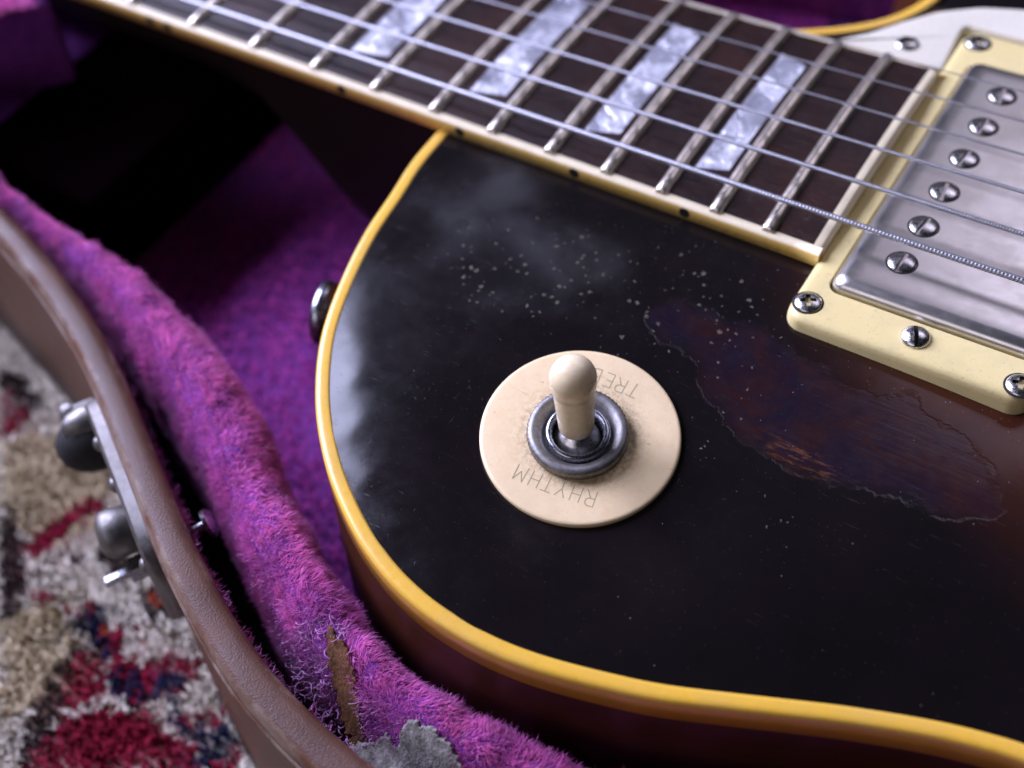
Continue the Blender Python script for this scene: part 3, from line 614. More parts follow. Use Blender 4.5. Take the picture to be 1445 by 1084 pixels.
thk = np.array([np.min(np.hypot(*(wi - p).T)) for p in wo]); thk = np.convolve(np.pad(thk, 8, 'edge'), np.ones(17) / 17, 'valid')
prof = [(0, 2), (.3, 1.0), (.2, 20), (0, 40), (0, 49), (0, 54), (0, 56.2), (-.25, 57.2), (-.8, 57.9), (-1.6, 58.15), (-2.6, 58.2)]
tail = [(2.2, 58.2), (1.0, 57.9), (.35, 57.2), (0, 55.8), (0, 50), (0, 40), (0, 8)]                 # measured from the inner line
n = len(wo); k = len(prof) + len(tail); V = np.zeros((n, k, 3)); worn = np.zeros((n, k))
zw = wob(wo, 30, 5) * .35
for j, (a, z) in enumerate(prof): V[:, j, :2] = wo + wn * a; V[:, j, 2] = z + (zw if z > 50 else 0)
for j, (a, z) in enumerate(tail): V[:, len(prof) + j, :2] = wo - wn * (thk[:, None] - a); V[:, len(prof) + j, 2] = z + (zw if z > 50 else 0)
for j, w_ in {4: .25, 5: .55, 6: .85, 7: .95, 8: .7, 9: .25, len(prof) + 1: .35, len(prof) + 2: .7, len(prof) + 3: .4}.items(): worn[:, j] = w_
# finer across the rounded edge so the wear has room
i = np.arange(n - 1); F = np.concatenate([np.stack([i * k + j, i * k + j + 1, (i + 1) * k + j + 1, (i + 1) * k + j], 1) for j in range(k - 1)])
me = mesh('case_wall', V.reshape(-1, 3), F, 'tolex'); set_attr(me, 'worn', (worn + wob(V[:, 0, :2], 12, 8)[:, None] * .22 * (worn > 0)).ravel()); place('case_wall', me, case)
# stitched seam ridge just under the rim, outside
V, F = sweep(wo, [(0, 53.2), (.35, 53.0), (.45, 52.6), (.3, 52.1), (0, 51.9)], wn)
me = mesh('rim_seam', V, F, 'tolex'); set_attr(me, 'worn', np.full(len(V), .75) + wob(V[:, :2], 15, 9) * .3); place('rim_seam', me, case)

# padded roll: left (gap side) and right (guitar side) lines
PLn = [(-420, -48), (-385, -57), (-350, -68), (-321.2, -78.9), (-303.3, -83.2), (-289.2, -88.4), (-279.9, -93.2), (-270.2, -97.2), (-259.3, -101.4), (-248.5, -106.6), (-235.5, -114.5), (-224.4, -121.0), (-214.5, -125.5), (-206.1, -129.0), (-195.4, -131.8), (-183.2, -133.4), (-155, -134), (-120, -131), (-80, -127), (-40, -129)]
PRn = [(-420, -36), (-387, -48), (-352, -61), (-324.4, -73.4), (-313.2, -74.2), (-305, -75.3), (-297.6, -77.2), (-291.1, -76.9), (-282.7, -77.6), (-271.8, -79.6), (-260.5, -83.0), (-249.8, -87.3), (-241.7, -91.0), (-235.7, -94.6), (-228.7, -100.0), (-221.9, -104.7), (-211.5, -110.9), (-200.2, -116.1), (-190.5, -118.9), (-178.5, -120.3), (-165.6, -119.0), (-150.8, -116.6), (-125, -106), (-90, -99), (-40, -103)]
def pairup(Lp, Rp, n):
    a = resample(Lp, n=n, smooth=6); b = resample(Rp, n=600, smooth=6)
    # advance along the right line monotonically, near the perpendicular
    j = 0; out = []
    na = normals2(a)
    for p, q in zip(a, -na):
        d = b - p; off = np.abs(d @ np.array([-q[1], q[0]])) + .25 * np.hypot(*d.T); off[:j] += 1e3 * 0 + (np.arange(j)[::-1] * .2); m = int(np.argmin(off)); j = max(j, m); out.append(b[j])
    o = np.array(out)
    for _ in range(30): o[1:-1] = (o[:-2] + 2 * o[1:-1] + o[2:]) / 4
    return a, o
pa, pb = pairup(PLn, PRn, 260)
c = pb - pa; wd = np.linalg.norm(c, axis=1); c /= wd[:, None]
sc_w = np.clip(wd / 16, .35, 1)
padp = []
npr = 34
def pad_section(i):
    w = wd[i]; f = sc_w[i]; ins = 2.1 * f
    raw = [(ins + 1.2, 12), (ins + .8, 30), (ins - .5, 42), (ins - .4, 46.5), (ins + .5 * f, 50.8), (ins + 2.6 * f, 54.6), (w * .36, 57.6), (w * .55, 58.4), (w * .74, 58.0), (w - ins - 1.8 * f, 56.2), (w - ins - .2, 52.5), (w - ins + .2, 46), (w - ins - .5, 34), (w - ins - 2.5, 18), (w - ins - 4, 10.3)]
    return resample(raw, n=npr, smooth=2)
PS = np.array([pad_section(i) for i in range(len(pa))])
PV = np.zeros((len(pa), npr, 3)); PV[:, :, :2] = pa[:, None] + c[:, None] * PS[:, :, :1]; PV[:, :, 2] = PS[:, :, 1]
lump = wob(PV.reshape(-1, 3), 22, 31).reshape(PV.shape[:2]); lum2 = wob(PV.reshape(-1, 3), 8, 32).reshape(PV.shape[:2])
PV[:, :, 2] += (lump * .7 + lum2 * .35) * (PV[:, :, 2] > 45)
PV[:, :, :2] += c[:, None] * (lum2 * .4 + lump * .4)[:, :, None]
i = np.arange(len(pa) - 1); F = np.concatenate([np.stack([i * npr + j, i * npr + j + 1, (i + 1) * npr + j + 1, (i + 1) * npr + j], 1) for j in range(npr - 1)])
pad = place('padded_roll', mesh('padded_roll', PV.reshape(-1, 3), F[:, ::-1], 'velvet'), case)

SLIT = [(-204.6, -121.9), (-200.8, -123.7), (-197.2, -125.6), (-192.9, -129.3), (-191.4, -132.0), (-193.4, -133.3), (-197.0, -131.4), (-200.2, -128.0), (-202.6, -124.9)]
FRAY = [(-212.1, -125.1), (-204.9, -121.2), (-200.0, -124.1), (-193.0, -130.9), (-194.5, -135.5), (-202.2, -132.0), (-208.5, -129.6)]
GREY = [(-193.3, -133.2), (-188.0, -131.0), (-185.2, -131.4), (-184.5, -128.8), (-180.6, -127.6), (-176.7, -128.8), (-168.7, -132.5), (-171, -142), (-192, -142)]

def pad_point(u, v):
    """bilinear point and normal on the roll; u, v in index units."""
    i = np.clip(u.astype(int), 0, len(pa) - 2); j = np.clip(v.astype(int), 0, npr - 2); fu = (u - i)[:, None]; fv = (v - j)[:, None]
    A, B, C_, D = PV[i, j], PV[i + 1, j], PV[i, j + 1], PV[i + 1, j + 1]
    P = (A * (1 - fu) + B * fu) * (1 - fv) + (C_ * (1 - fu) + D * fu) * fv
    tu = (B - A) * (1 - fv) + (D - C_) * fv; tv = (C_ - A) * (1 - fu) + (D - B) * fu
    N = np.cross(tu, tv); N /= np.linalg.norm(N, axis=1)[:, None] + 1e-9
    return P, N, tu / np.linalg.norm(tu, axis=1)[:, None], tv / (np.linalg.norm(tv, axis=1)[:, None] + 1e-9)

def fibres(name, P, N, comb, length, width, tint, mat, parent, segs=3, curl=.32, label=None, root_=.55):
    n = len(P); side = np.cross(N, comb + rng.normal(size=(n, 3)) * .6); side /= np.linalg.norm(side, axis=1)[:, None] + 1e-9
    pts = [P - N * .3]; d = N * .8 + comb * .55 + rng.normal(size=(n, 3)) * .30
    d /= np.linalg.norm(d, axis=1)[:, None]
    for s_ in range(segs):
        pts.append(pts[-1] + d * (length / segs)[:, None]); d = d + comb * (.55) + rng.normal(size=(n, 3)) * curl; d /= np.linalg.norm(d, axis=1)[:, None]
    dirm = pts[-1] - pts[0]; sg = np.sign((np.cross(side, dirm) * N).sum(1)); sg[sg == 0] = 1; side = side * sg[:, None]
    V = np.zeros((n, 2 * segs + 1, 3)); 
    for s_ in range(segs):
        w = width * (1 - .22 * s_) / 2; V[:, 2 * s_] = pts[s_] - side * w[:, None]; V[:, 2 * s_ + 1] = pts[s_] + side * w[:, None]
    V[:, -1] = pts[-1]; k = 2 * segs + 1; b = np.arange(n)[:, None] * k; T_ = []
    for s_ in range(segs - 1):
        q = 2 * s_; T_ += [b + np.array([q, q + 1, q + 3]), b + np.array([q, q + 3, q + 2])]
    q = 2 * (segs - 1); T_.append(b + np.array([q, q + 1, q + 2])); Fc = np.concatenate(T_)
    me = mesh(name, V.reshape(-1, 3), Fc, mat, True)
    nv = np.repeat(N * .9 + np.cross(side, dirm / (np.linalg.norm(dirm, axis=1)[:, None] + 1e-9)) * .5 + rng.normal(size=(n, 3)) * .22, k, 0); nv /= np.linalg.norm(nv, axis=1)[:, None]
    if len(me.vertices) == len(nv): me.normals_split_custom_set_from_vertices(nv.astype(np.float32))
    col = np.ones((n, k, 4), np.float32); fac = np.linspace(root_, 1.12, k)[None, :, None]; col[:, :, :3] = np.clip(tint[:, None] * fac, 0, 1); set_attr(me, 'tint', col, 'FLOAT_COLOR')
    return place(name, me, parent, kind='stuff', **({'label': label} if label else {}))
PURP = np.array([.82, .165, .52]); VIOL = np.array([.76, .155, .53]); ROSE = np.array([.84, .17, .49]); PALE = np.array([.72, .50, .74])
def purple(P, seed=0, pale=.03):
    n = len(P); a = np.clip(.5 + wob(P, 9, 41 + seed) * .9 + rng.normal(size=n) * .16, 0, 1)[:, None]; b = np.clip(wob(P, 5, 42 + seed) * 1.1 - .15 + rng.normal(size=n) * .15, 0, 1)[:, None]
    c_ = PURP * (1 - a) + VIOL * a; c_ = c_ * (1 - b) + ROSE * b; m_ = (rng.random(n) < pale)[:, None]; c_ = np.where(m_, c_ * .4 + PALE * .6, c_)
    return c_ * (1 + .15 * wob(P, 3.2, 44 + seed)[:, None] + rng.normal(size=(n, 1)) * .10)
def combf(P, base, N, amp=.6, seed=0):
    c_ = base + np.stack([wob(P, 5.5, 51 + seed), wob(P, 5.5, 52 + seed), wob(P, 5.5, 53 + seed) * .4], 1) * amp + np.stack([wob(P, 2.0, 54 + seed), wob(P, 2.0, 55 + seed), np.zeros(len(P))], 1) * amp * .4
    c_ = c_ - N * (c_ * N).sum(1)[:, None]; return c_

# arc-length weighting of the samples
segl = np.hypot(*(pa[1:] - pa[:-1]).T) + np.hypot(*(pb[1:] - pb[:-1]).T)
mid = (pa + pb) / 2; vis = (mid[:-1, 0] > -345) & (mid[:-1, 0] < -135); wgt = segl * np.where(vis, 1, .12)
crossw = np.linalg.norm(np.diff(PV[130], axis=0), axis=1); crossw = crossw * np.where((PV[130, :-1, 2] > 36), 1, .30)
NS = 270000
ui = rng.choice(len(wgt), NS, p=wgt / wgt.sum()); vi = rng.choice(npr - 1, NS, p=crossw / crossw.sum())
P, N, tu, tv = pad_point(ui + rng.random(NS), vi + rng.random(NS))
keep = (sdist(P[:, :2], SLIT) < .7 + rng.normal(size=NS) * .25) & ((sdist(P[:, :2], GREY) < .1 + rng.normal(size=NS) * .5))
fr = sdist(P[:, :2], FRAY) > 0; keep &= (~fr) | (rng.random(NS) < .9); keep &= (wob(P, 14, 61) > -1.15) | (rng.random(NS) < .5)
P, N, tu, tv = P[keep], N[keep], tu[keep], tv[keep]; fr = fr[keep]
ln = (1.95 + .5 * wob(P, 6, 45) + rng.normal(size=len(P)) * .4); ln = np.clip(ln, 1.2, 5) * np.where(fr, .85, 1) * np.clip(np.interp(P[:, 0], [-340, -290], [.6, 1]), 0, 1)
ti = purple(P); ti = np.where(fr[:, None] & (rng.random(len(P)) < .4)[:, None], ti * .4 + np.array([.55, .50, .62]) * .6, ti)
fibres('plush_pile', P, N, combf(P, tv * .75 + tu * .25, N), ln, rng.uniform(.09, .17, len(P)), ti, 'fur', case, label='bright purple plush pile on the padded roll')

# torn slit with brown wadding, frayed loops, grey torn backing
def roll_z(xy):
    q = PV[130:, 3:30].reshape(-1, 3); xy = np.asarray(xy); o = np.empty(len(xy))
    for a in range(0, len(xy), 1500):
        d = ((q[None, :, :2] - xy[a:a + 1500, None]) ** 2).sum(-1); w = np.exp(-d / 1.2) * np.exp(q[None, :, 2] * .25 - 15); o[a:a + 1500] = (w * q[None, :, 2]).sum(1) / (w.sum(1) + 1e-30)
    return o
def patch_sheet(poly, dz, mat, name, st=.22, rough_=.3, lbl=None):
    lo = np.min(poly, 0) - 1; hi = np.max(poly, 0) + 1; xs = np.arange(lo[0], hi[0], st); ys = np.arange(lo[1], hi[1], st); X, Y = np.meshgrid(xs, ys); Q = np.c_[X.ravel(), Y.ravel()]
    d = sdist(Q, poly) + wob(Q, 5, 71) * .5 + wob(Q, 1.3, 73) * .3; ins = d > 0; idx = np.arange(len(Q)).reshape(len(ys), len(xs)); F = np.stack([idx[:-1, :-1], idx[:-1, 1:], idx[1:, 1:], idx[1:, :-1]], -1).reshape(-1, 4); F = F[ins[F].all(1)]
    u, inv = np.unique(F, return_inverse=True); Q = Q[u]; z = roll_z(Q) + dz + wob(Q, 1.6, 72) * rough_
    me = mesh(name, np.c_[Q, z], inv.reshape(F.shape), mat); 
    o = place(name, me, case, label=lbl); md = o.modifiers.new('t', 'SOLIDIFY'); md.thickness = .5 * S; md.offset = -1; return o
patch_sheet(SLIT, 1.3, 'brownboard', 'torn_slit', rough_=.1, lbl='brown wadding showing through the tear')
GR = np.array(GREY, float)
patch_sheet(GREY, 1.3, 'greyboard', 'torn_backing', rough_=.05, lbl='grey scuffed backing where the plush is torn away')
V = []; F = []; cl = []
def tube(path, r, col, sides=5):
    P = np.array(path); b = len(V); t = np.gradient(P, axis=0); t /= np.linalg.norm(t, axis=1)[:, None] + 1e-9; a = np.cross(t, [0.3, .2, 1.]); a /= np.linalg.norm(a, axis=1)[:, None] + 1e-9; q = np.cross(t, a)
    for i in range(len(P)):
        for k in range(sides): an = 2 * math.pi * k / sides; V.append(P[i] + (a[i] * math.cos(an) + q[i] * math.sin(an)) * r); cl.append((*col, 1))
    for i in range(len(P) - 1):
        for k in range(sides): F.append((b + i * sides + k, b + i * sides + (k + 1) % sides, b + (i + 1) * sides + (k + 1) % sides, b + (i + 1) * sides + k))
fx = []
while len(fx) < 150:
    q = np.array([random.uniform(-213, -186), random.uniform(-136, -120)]); e = sdist([q], SLIT)[0]
    if (sdist([q], FRAY)[0] > 0 and e < 0) or (-1.3 < e < -.1): fx.append(q)
for q in fx:
    z = roll_z([q])[0] + .3; a = random.uniform(0, 6.28) if random.random() < .25 else -.9 + random.gauss(0, .5); r = random.uniform(.3, .6); pts = []; turn = random.uniform(.6, 4) * random.choice((-1, 1)); L_ = random.uniform(.8, 1.7)
    x, y = q; n_s = 9
    for s_ in range(n_s):
        pts.append((x, y, z + .9 * math.sin(math.pi * s_ / (n_s - 1)) * r + .2)); a += turn / n_s; x += math.cos(a) * L_ / n_s * 1.6; y += math.sin(a) * L_ / n_s * 1.6
    f = random.random(); f *= .75; col = np.array([.52, .42, .58]) * f + np.array([.62, .20, .52]) * (1 - f); tube(pts, random.uniform(.07, .12), tuple(col))
me = mesh('frayed_loops', np.array(V), F, 'fur'); set_attr(me, 'tint', np.array(cl), 'FLOAT_COLOR'); place('frayed_loops', me, case, kind='stuff', label='pale frayed weave along the tear')

# lint and torn cloth on the inside of the wall and in the gap
m_ = 12000; ii = rng.integers(60, len(wo) - 60, m_); tt = rng.random(m_)
Pw = np.c_[wo[ii] - wn[ii] * (thk[ii, None] + .1), 56.0 - 22 * tt ** 1.2]; ok = (wob(Pw, 8, 81) + .5 * (Pw[:, 0] > -235) > .15) | (rng.random(m_) < .12); ok &= (Pw[:, 2] < 53.5 + 2.5 * wob(Pw, 4, 82)); Pw, ii = Pw[ok], ii[ok]
Nw = np.c_[-wn[ii], np.zeros(len(ii))]; fibres('wall_lint', Pw, Nw, combf(Pw, np.tile([0, 0, .4], (len(Pw), 1)), Nw, 1.), rng.uniform(.8, 2.4, len(Pw)), rng.uniform(.12, .22, len(Pw)), purple(Pw, 5) * .8, 'fur', case, label='purple lint clinging inside the case wall')
# floor of the case with a plush lining
fp = [tuple(p) for p in pb[::4]] + [(-40, 125), (-120, 122), (-190, 128), (-240, 118), (-300, 90), (-360, 66), (-420, 52)]
def grid_in(poly, z, st, amp, seed):
    lo = np.min(poly, 0); hi = np.max(poly, 0); xs = np.arange(lo[0], hi[0] + st, st); ys = np.arange(lo[1], hi[1] + st, st); X, Y = np.meshgrid(xs, ys); Q = np.c_[X.ravel(), Y.ravel()]; d = sdist(Q, poly) > -st; idx = np.arange(len(Q)).reshape(len(ys), len(xs))
    F = np.stack([idx[:-1, :-1], idx[:-1, 1:], idx[1:, 1:], idx[1:, :-1]], -1).reshape(-1, 4); F = F[d[F].any(1)]; u, inv = np.unique(F, return_inverse=True); Q = Q[u]; return np.c_[Q, z + wob(Q, 25, seed) * amp], inv.reshape(F.shape)
V, F = grid_in(fp, 10, 4, 1.0, 91); place('floor_lining', mesh('floor_lining', V, F, 'velvet'), case)
m_ = 80000; Q = np.c_[rng.uniform(-425, -215, m_), rng.uniform(-105, 125, m_)]; Q = Q[(sdist(Q, fp) > 0) & ((Q[:, 1] < 40) | (Q[:, 0] > -300))]
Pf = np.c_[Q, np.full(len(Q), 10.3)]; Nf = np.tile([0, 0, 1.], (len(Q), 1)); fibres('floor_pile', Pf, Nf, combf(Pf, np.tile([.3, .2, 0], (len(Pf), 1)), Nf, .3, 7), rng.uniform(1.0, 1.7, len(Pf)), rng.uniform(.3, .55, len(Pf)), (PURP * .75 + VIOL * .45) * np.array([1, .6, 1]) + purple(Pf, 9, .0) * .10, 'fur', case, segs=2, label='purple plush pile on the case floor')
# neck cradle: padded block across the narrow end
cr = []
cb = [(0, 10), (0, 34), (.8, 38), (3, 41.2), (7, 42)]
cradle = place('neck_cradle', boxm('neck_cradle', (-391, 0, 24), (74, 120, 31), 'velvet', bev=5), case, label='purple padded block under the neck')
def wedge(sg):
    P4 = [(-350, 28), (-378, 66), (-431, 66), (-431, 28)]; V = [(x, sg * y, z) for z in (11, 63) for x, y in P4]
    return bevel(mesh('cradle_shade_block', V, [(3, 2, 1, 0), (4, 5, 6, 7), (0, 1, 5, 4), (1, 2, 6, 5), (2, 3, 7, 6), (3, 0, 4, 7)], 'velvet'), 5, 3)
place('cradle_shade_block', wedge(-1), cradle); place('cradle_shade_block', wedge(1), cradle)  # shoulders added and raised to block window light from the case floor
m_ = 26000; Q = np.c_[rng.uniform(-428, -352, m_), rng.uniform(-64, -33, m_)]; Q = Q[(Q[:, 0] + 352) < (Q[:, 1] + 33) * .7]; m_ = len(Q); Pf = np.c_[Q, np.full(m_, 62.3)]; Nf = np.tile([0, 0, 1.], (m_, 1))
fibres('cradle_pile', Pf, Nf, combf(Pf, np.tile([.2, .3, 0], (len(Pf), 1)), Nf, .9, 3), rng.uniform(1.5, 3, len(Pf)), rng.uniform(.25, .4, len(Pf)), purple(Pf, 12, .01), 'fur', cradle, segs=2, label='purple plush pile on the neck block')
ab = place('shade_box', boxm('shade_box', (-368, -1, 22.5), (96, 118, 25), 'shade_black', bev=5), case, label='added near-black box standing in for deep shade under the neck')  # added box, coloured near-black in place of shade on the case floor
place('shade_box_lid', boxm('shade_box_lid', (-368, -1, 36.6), (98, 119, 4.2), 'shade_black', bev=1.9), ab)
# far (treble) side of the case
far = resample([(-425, 54), (-360, 66), (-300, 88), (-245, 116), (-195, 128), (-120, 122), (-40, 126)], step=3, smooth=5); fn = -normals2(far)
V, F = sweep(far, [(0, 10), (1, 40), (.5, 52), (3, 57), (8, 59), (13, 57), (14, 50), (14.2, 58.2), (21, 58.2), (21.5, 1)], fn)
me = mesh('far_padded_wall', V, F, 'velvet'); place('far_padded_wall', me, case, label='purple padded far wall of the case')
V, F = sweep(far, [(15, 50), (15, 58.8), (22, 58.8), (22.5, 1)], fn); me = mesh('case_wall', V, F, 'tolex'); set_attr(me, 'worn', np.zeros(len(V))); place('case_wall', me, case)
m_ = 16000; ii = rng.integers(int(len(far) * .35), int(len(far) * .75), m_); h_ = rng.random(m_); Pf = np.c_[far[ii] + fn[ii] * np.where(h_ > .75, (h_ - .75) * 40, 0)[:, None], np.where(h_ > .75, 57.5, 11 + h_ * 60)]; Nf = np.where((h_ > .75)[:, None], np.array([0, 0, 1.]), np.c_[-fn[ii], np.zeros(m_)])
fibres('far_pile', Pf, Nf, combf(Pf, np.tile([.2, 0, .2], (m_, 1)), Nf, .9, 4), rng.uniform(2, 4, m_), rng.uniform(.3, .5, m_), purple(Pf, 14, .01), 'fur', case, segs=2, label='purple plush pile on the far wall')
# bottom of the shell
bp_ = [tuple(p) for p in wo[::5]] + [tuple(p) for p in (far + fn * 21)[::-1][::3]]
place('case_bottom', mesh('case_bottom', [(x, y, 3.5) for x, y in bp_], [tuple(range(len(bp_)))], 'shell'), case)

# latch plate with its fittings on the outside of the wall
latch = None
ia = int(np.argmin(np.hypot(*(wo - np.array([-275.5, -103])).T))); ib = int(np.argmin(np.hypot(*(wo - np.array([-236.5, -126.6])).T)))
seg = wo[ia:ib + 1]; sn = wn[ia:ib + 1]; m_ = len(seg); t = np.linspace(-1, 1, m_); hh = 12.5 * np.sqrt(np.clip(1 - np.abs(t) ** 6, 0.02, 1))
V = np.zeros((m_, 8, 3)); 
for j, (a, q) in enumerate(((.2, -1), (2.2, -1), (2.9, -.93), (2.9, .93), (2.3, 1), (.2, 1), (.1, .9), (.1, -.9))): V[:, j, :2] = seg + sn * (a * (.35 + .65 * np.clip((1 - np.abs(t)) * 6, 0, 1)))[:, None]; V[:, j, 2] = 40.5 + hh * q
i = np.arange(m_ - 1); F = [tuple(x) for j in range(8) for x in np.stack([i * 8 + j, i * 8 + (j + 1) % 8, (i + 1) * 8 + (j + 1) % 8, (i + 1) * 8 + j], 1)] + [tuple(range(8))[::-1], tuple((m_ - 1) * 8 + j for j in range(8))]
latch = place('latch', sharp(mesh('latch_plate', V.reshape(-1, 3), F, 'latchm'), 40), case, label='tarnished metal latch plate outside the case wall')
def out(x, y):
    k = int(np.argmin(np.hypot(*(wo - np.array([x, y])).T))); return wo[k], wn[k]
p, q = out(-250.5, -119.0); place('latch_knob', lathe('latch_knob', [(4.0, 2.5), (4.5, 3.0), (4.6, 5.5), (4.5, 7.4), (3.6, 8.6), (2.2, 9.1), (.01, 9.2)], 'latchm', 40), latch, frame_at((*p, 44), (*q, .1)))
p, q = out(-272, -105); place('latch_bumper', lathe('latch_bumper', [(6.2, 2.5), (6.4, 4.0), (5.6, 7.0), (4.2, 9.2), (2.4, 10.6), (.01, 11.2)], 'rubber', 40), latch, frame_at((*p, 41), (*q, -.15)))
place('bumper_cap', lathe('bumper_cap', [(3.6, 2.4), (3.4, 4.5), (2.4, 7.0), (1.2, 8.4), (.01, 8.7)], 'latchm', 32), latch, frame_at((p[0] - .6, p[1] + .4, 44.5), (*q, .15)))
p, q = out(-275.5, -102.5); place('latch_stud', lathe('latch_stud', [(1.5, 1), (1.5, 5), (2.3, 5.2), (2.4, 6.6), (1.6, 7.6), (.01, 7.8)], 'latchm', 20), latch, frame_at((*p, 44.5), (*q, .05)))
p, q = out(-246.8, -121.0); place('latch_bolt', lathe('latch_bolt', [(3.1, 2.5), (3.1, 3.2), (2.6, 3.3), (2.6, 6.2), (1.15, 6.3), (1.15, 10.6), (.9, 11.0), (.01, 11.0)], 'shaft', 6), latch, frame_at((*p, 38.5), (*q, -.1)))
rv = lathe('plate_rivet', [(1.5, 2.7), (1.5, 3.1), (1.1, 3.6), (.5, 3.85), (.01, 3.9)], 'latchm', 20)
for (rx, ry), rz in (((-264, -110), 49.5), ((-255.5, -115), 50), ((-241, -124.5), 47), ((-260, -112.5), 33)):
    p, q = out(rx, ry); place('plate_rivet', rv, latch, frame_at((*p, rz), (*q, 0)))
p, q = out(-242.5, -122.5); place('rivet', lathe('rivet', [(1.0, 0), (1.0, 2.0), (2.6, 2.2), (2.8, 3.0), (2.0, 3.9), (.01, 4.2)], 'shaft', 24), case, frame_at((p[0] - q[0] * 7, p[1] - q[1] * 7, 49), (-q[0], -q[1], .2)), label='rivet end in the gap behind the padding')

# ---------------------------------------------------------------- rug and floor
RUG = [('red', [(-331.5, -91.3), (-325.7, -91.4), (-318.4, -95.4), (-317.6, -101.9), (-320.0, -102.9)]), ('dark', [(-334.3, -88.5), (-330.2, -88.0), (-318.5, -90.7), (-318.4, -94.2), (-330.0, -92.8)]), ('tan', [(-317.6, -105.4), (-314.8, -99.1), (-304.4, -93.9), (-287.6, -99.5), (-284.2, -111.3), (-289.6, -120.8), (-297.4, -119.3), (-307.2, -115.8)]), ('red', [(-293.8, -123.4), (-293.3, -114.8), (-291.4, -105.7), (-287.6, -106.4), (-288.8, -114.1), (-289.3, -121.2), (-290.7, -124.5)]), ('red', [(-289.1, -105.4), (-286.5, -103.8), (-284.7, -106.2), (-287.0, -107.1)]), ('dark', [(-307.2, -115.8), (-302.6, -117.2), (-294.6, -122.8), (-285.6, -131.4), (-284.2, -135.9), (-284.7, -138.5)]), ('red', [(-287.8, -129.1), (-281.3, -126.4), (-279.4, -128.6), (-283.1, -130.2)]), ('dark', [(-284.3, -119.6), (-282.5, -117.5), (-279.9, -118.6), (-282.4, -120.9)]), ('dark', [(-280.7, -116.8), (-277.8, -111.6), (-269.8, -113.8), (-267.9, -118.2), (-275.0, -116.9)]), ('dark', [(-265.1, -117.3), (-263.6, -113.0), (-257.2, -116.0), (-255.9, -118.6), (-259.8, -121.8)]), ('orange', [(-263.6, -117.3), (-260.9, -113.9), (-258.0, -116.1), (-261.8, -118.4)]), ('tan', [(-284.7, -138.5), (-285.1, -134.0), (-279.9, -128.9), (-274.5, -130.8), (-268.4, -132.3), (-268.4, -137.9), (-265.8, -145.3), (-267.3, -150.1), (-269.0, -154.3)]), ('dark', [(-269.0, -138.3), (-269.3, -133.8), (-264.2, -133.5), (-260.7, -143.1), (-259.8, -152.0), (-257.1, -157.8), (-261.2, -160.3), (-264.8, -150.8)]), ('red', [(-266.5, -138.5), (-267.1, -133.7), (-262.4, -133.8), (-258.7, -137.4), (-257.8, -142.2), (-258.9, -145.0), (-262.5, -144.2)]), ('red', [(-278.7, -129.1), (-277.5, -126.8), (-274.9, -127.2), (-271.3, -123.6), (-269.3, -124.3), (-271.0, -127.8), (-274.3, -129.5)]), ('navy', [(-274.1, -129.8), (-270.0, -124.2), (-265.9, -127.0), (-260.9, -127.8), (-258.5, -130.9), (-262.0, -133.4), (-269.1, -130.9)]), ('orange', [(-268.2, -126.9), (-265.4, -126.4), (-264.5, -128.1), (-266.2, -128.3)]), ('red', [(-265.2, -126.6), (-260.9, -126.5), (-258.2, -130.8), (-257.6, -134.0), (-261.7, -131.0)]), ('red', [(-259.2, -132.3), (-256.0, -129.4), (-253.7, -129.8), (-250.6, -124.8), (-245.2, -122.8), (-242.5, -126.6), (-243.3, -131.2), (-250.7, -133.4), (-256.5, -134.2)]), ('navy', [(-259.4, -135.1), (-257.2, -131.9), (-253.4, -132.4), (-250.7, -132.9), (-250.7, -128.6), (-246.3, -125.9), (-243.3, -130.7), (-246.0, -134.1), (-248.4, -137.0), (-253.7, -137.9), (-257.3, -137.5)]), ('red', [(-251.2, -133.2), (-250.0, -129.4), (-249.1, -131.9), (-249.6, -134.5)]), ('red', [(-259.6, -153.3), (-259.4, -147.5), (-255.4, -141.6), (-252.6, -141.6), (-245.3, -136.3), (-239.5, -138.8), (-234.2, -137.2), (-228.9, -142.3), (-258.9, -160.7), (-260.3, -157.4)]), ('navy', [(-245.7, -131.6), (-243.3, -130.7), (-240.9, -133.6), (-229.8, -131.1), (-226.0, -133.0), (-224.2, -138.6), (-229.7, -142.0), (-232.1, -137.6), (-240.4, -136.7)]), ('red', [(-240.2, -133.5), (-233.5, -129.4), (-230.8, -130.9), (-237.4, -134.9)]), ('red', [(-228.5, -137.1), (-226.4, -132.5), (-222.3, -138.3), (-226.6, -140.9)])]
PAL = {'cream': (.74, .67, .56), 'tan': (.58, .47, .30), 'red': (.28, .012, .040), 'navy': (.011, .016, .052), 'dark': (.040, .020, .019), 'orange': (.60, .08, .03)}
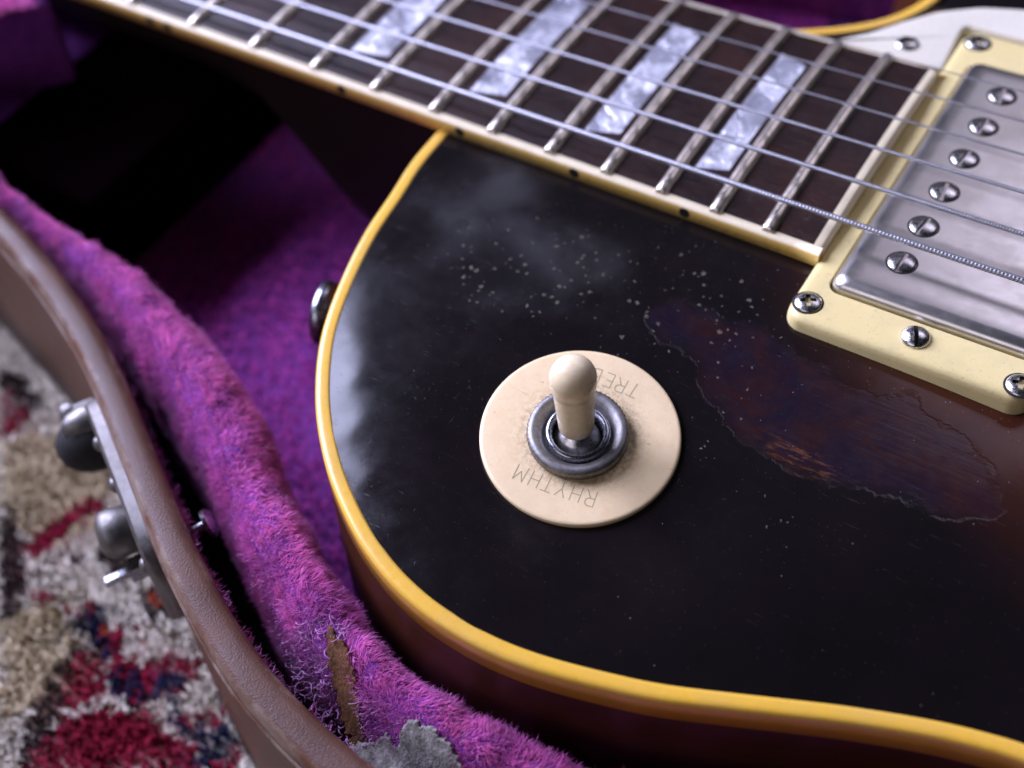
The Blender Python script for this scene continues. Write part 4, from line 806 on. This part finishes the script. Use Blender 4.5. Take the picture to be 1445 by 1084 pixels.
def rug_colour(Q):
    n = len(Q); colr = np.tile(np.array(PAL['cream']), (n, 1)); Qw = Q + np.stack([wob(Q, 5, 101), wob(Q, 5, 102)], 1) * .5
    inside = (Q[:, 0] > -352) & (Q[:, 0] < -196) & (Q[:, 1] > -176) & (Q[:, 1] < -74)
    # beyond the surveyed corner the same kind of motifs go on
    g = wob(Qw, 26, 103) + .5 * wob(Qw, 9, 104); h = wob(Qw, 22, 105)
    o_ = ~inside; colr[o_ & (g > .35)] = PAL['red']; colr[o_ & (g < -.45)] = PAL['tan']; colr[o_ & (np.abs(h) < .13)] = PAL['navy']; colr[o_ & (h > .75)] = PAL['dark']
    for nm, poly in RUG: s_ = inside & (sdist(Qw, poly) > 0); colr[s_] = PAL[nm]
    return colr
lo, hi = -900, 500
xs = np.arange(-900, 501, 10.); ys = np.arange(-700, 501, 10.); X, Y = np.meshgrid(xs, ys); Q = np.c_[X.ravel(), Y.ravel()]; idx = np.arange(len(Q)).reshape(X.shape); F = np.stack([idx[:-1, :-1], idx[:-1, 1:], idx[1:, 1:], idx[1:, :-1]], -1).reshape(-1, 4)
rug = root('rug', (-260, -100, 0), label='oriental wool rug with crimson, navy and cream motifs under the case', category='rug')
me = mesh('rug_base', np.c_[Q, np.full(len(Q), .6)], F, 'wool'); rc_ = rug_colour(Q) * .85; set_attr(me, 'tint', np.c_[rc_, np.ones(len(Q))], 'FLOAT_COLOR'); place('rug_base', me, rug)
st = 1.55; xs = np.arange(-395, -188, st); ys = np.arange(-190, -55, st); X, Y = np.meshgrid(xs, ys); C0 = np.c_[X.ravel(), Y.ravel()] + rng.normal(size=(X.size, 2)) * .25
tcx = rug_colour(C0) * (1 + rng.normal(size=(len(C0), 1)) * .07); K_ = 8
Pt = np.repeat(C0, K_, 0) + rng.normal(size=(len(C0) * K_, 2)) * .40; tn = np.repeat(tcx, K_, 0) * (1 + rng.normal(size=(len(Pt), 1)) * .05); lean = np.stack([wob(C0, 7, 111) * .3, wob(C0, 7, 112) * .3, np.zeros(len(C0))], 1); lean = np.repeat(lean, K_, 0)
P3 = np.c_[Pt, np.full(len(Pt), .6)]; N3 = np.tile([0, 0, 1.], (len(Pt), 1)); 
fibres('rug_pile', P3, N3, lean, 2.3 + wob(Pt, 7, 113) * .35 + rng.normal(size=len(Pt)) * .2, rng.uniform(.45, .8, len(Pt)), tn, 'wool', rug, segs=2, curl=.12, root_=.8)
place('floor', mesh('floor', [(-2500, -2500, -1), (2500, -2500, -1), (2500, 2500, -1), (-2500, 2500, -1)], [(0, 1, 2, 3)], 'tolex', False), None, kind='structure')
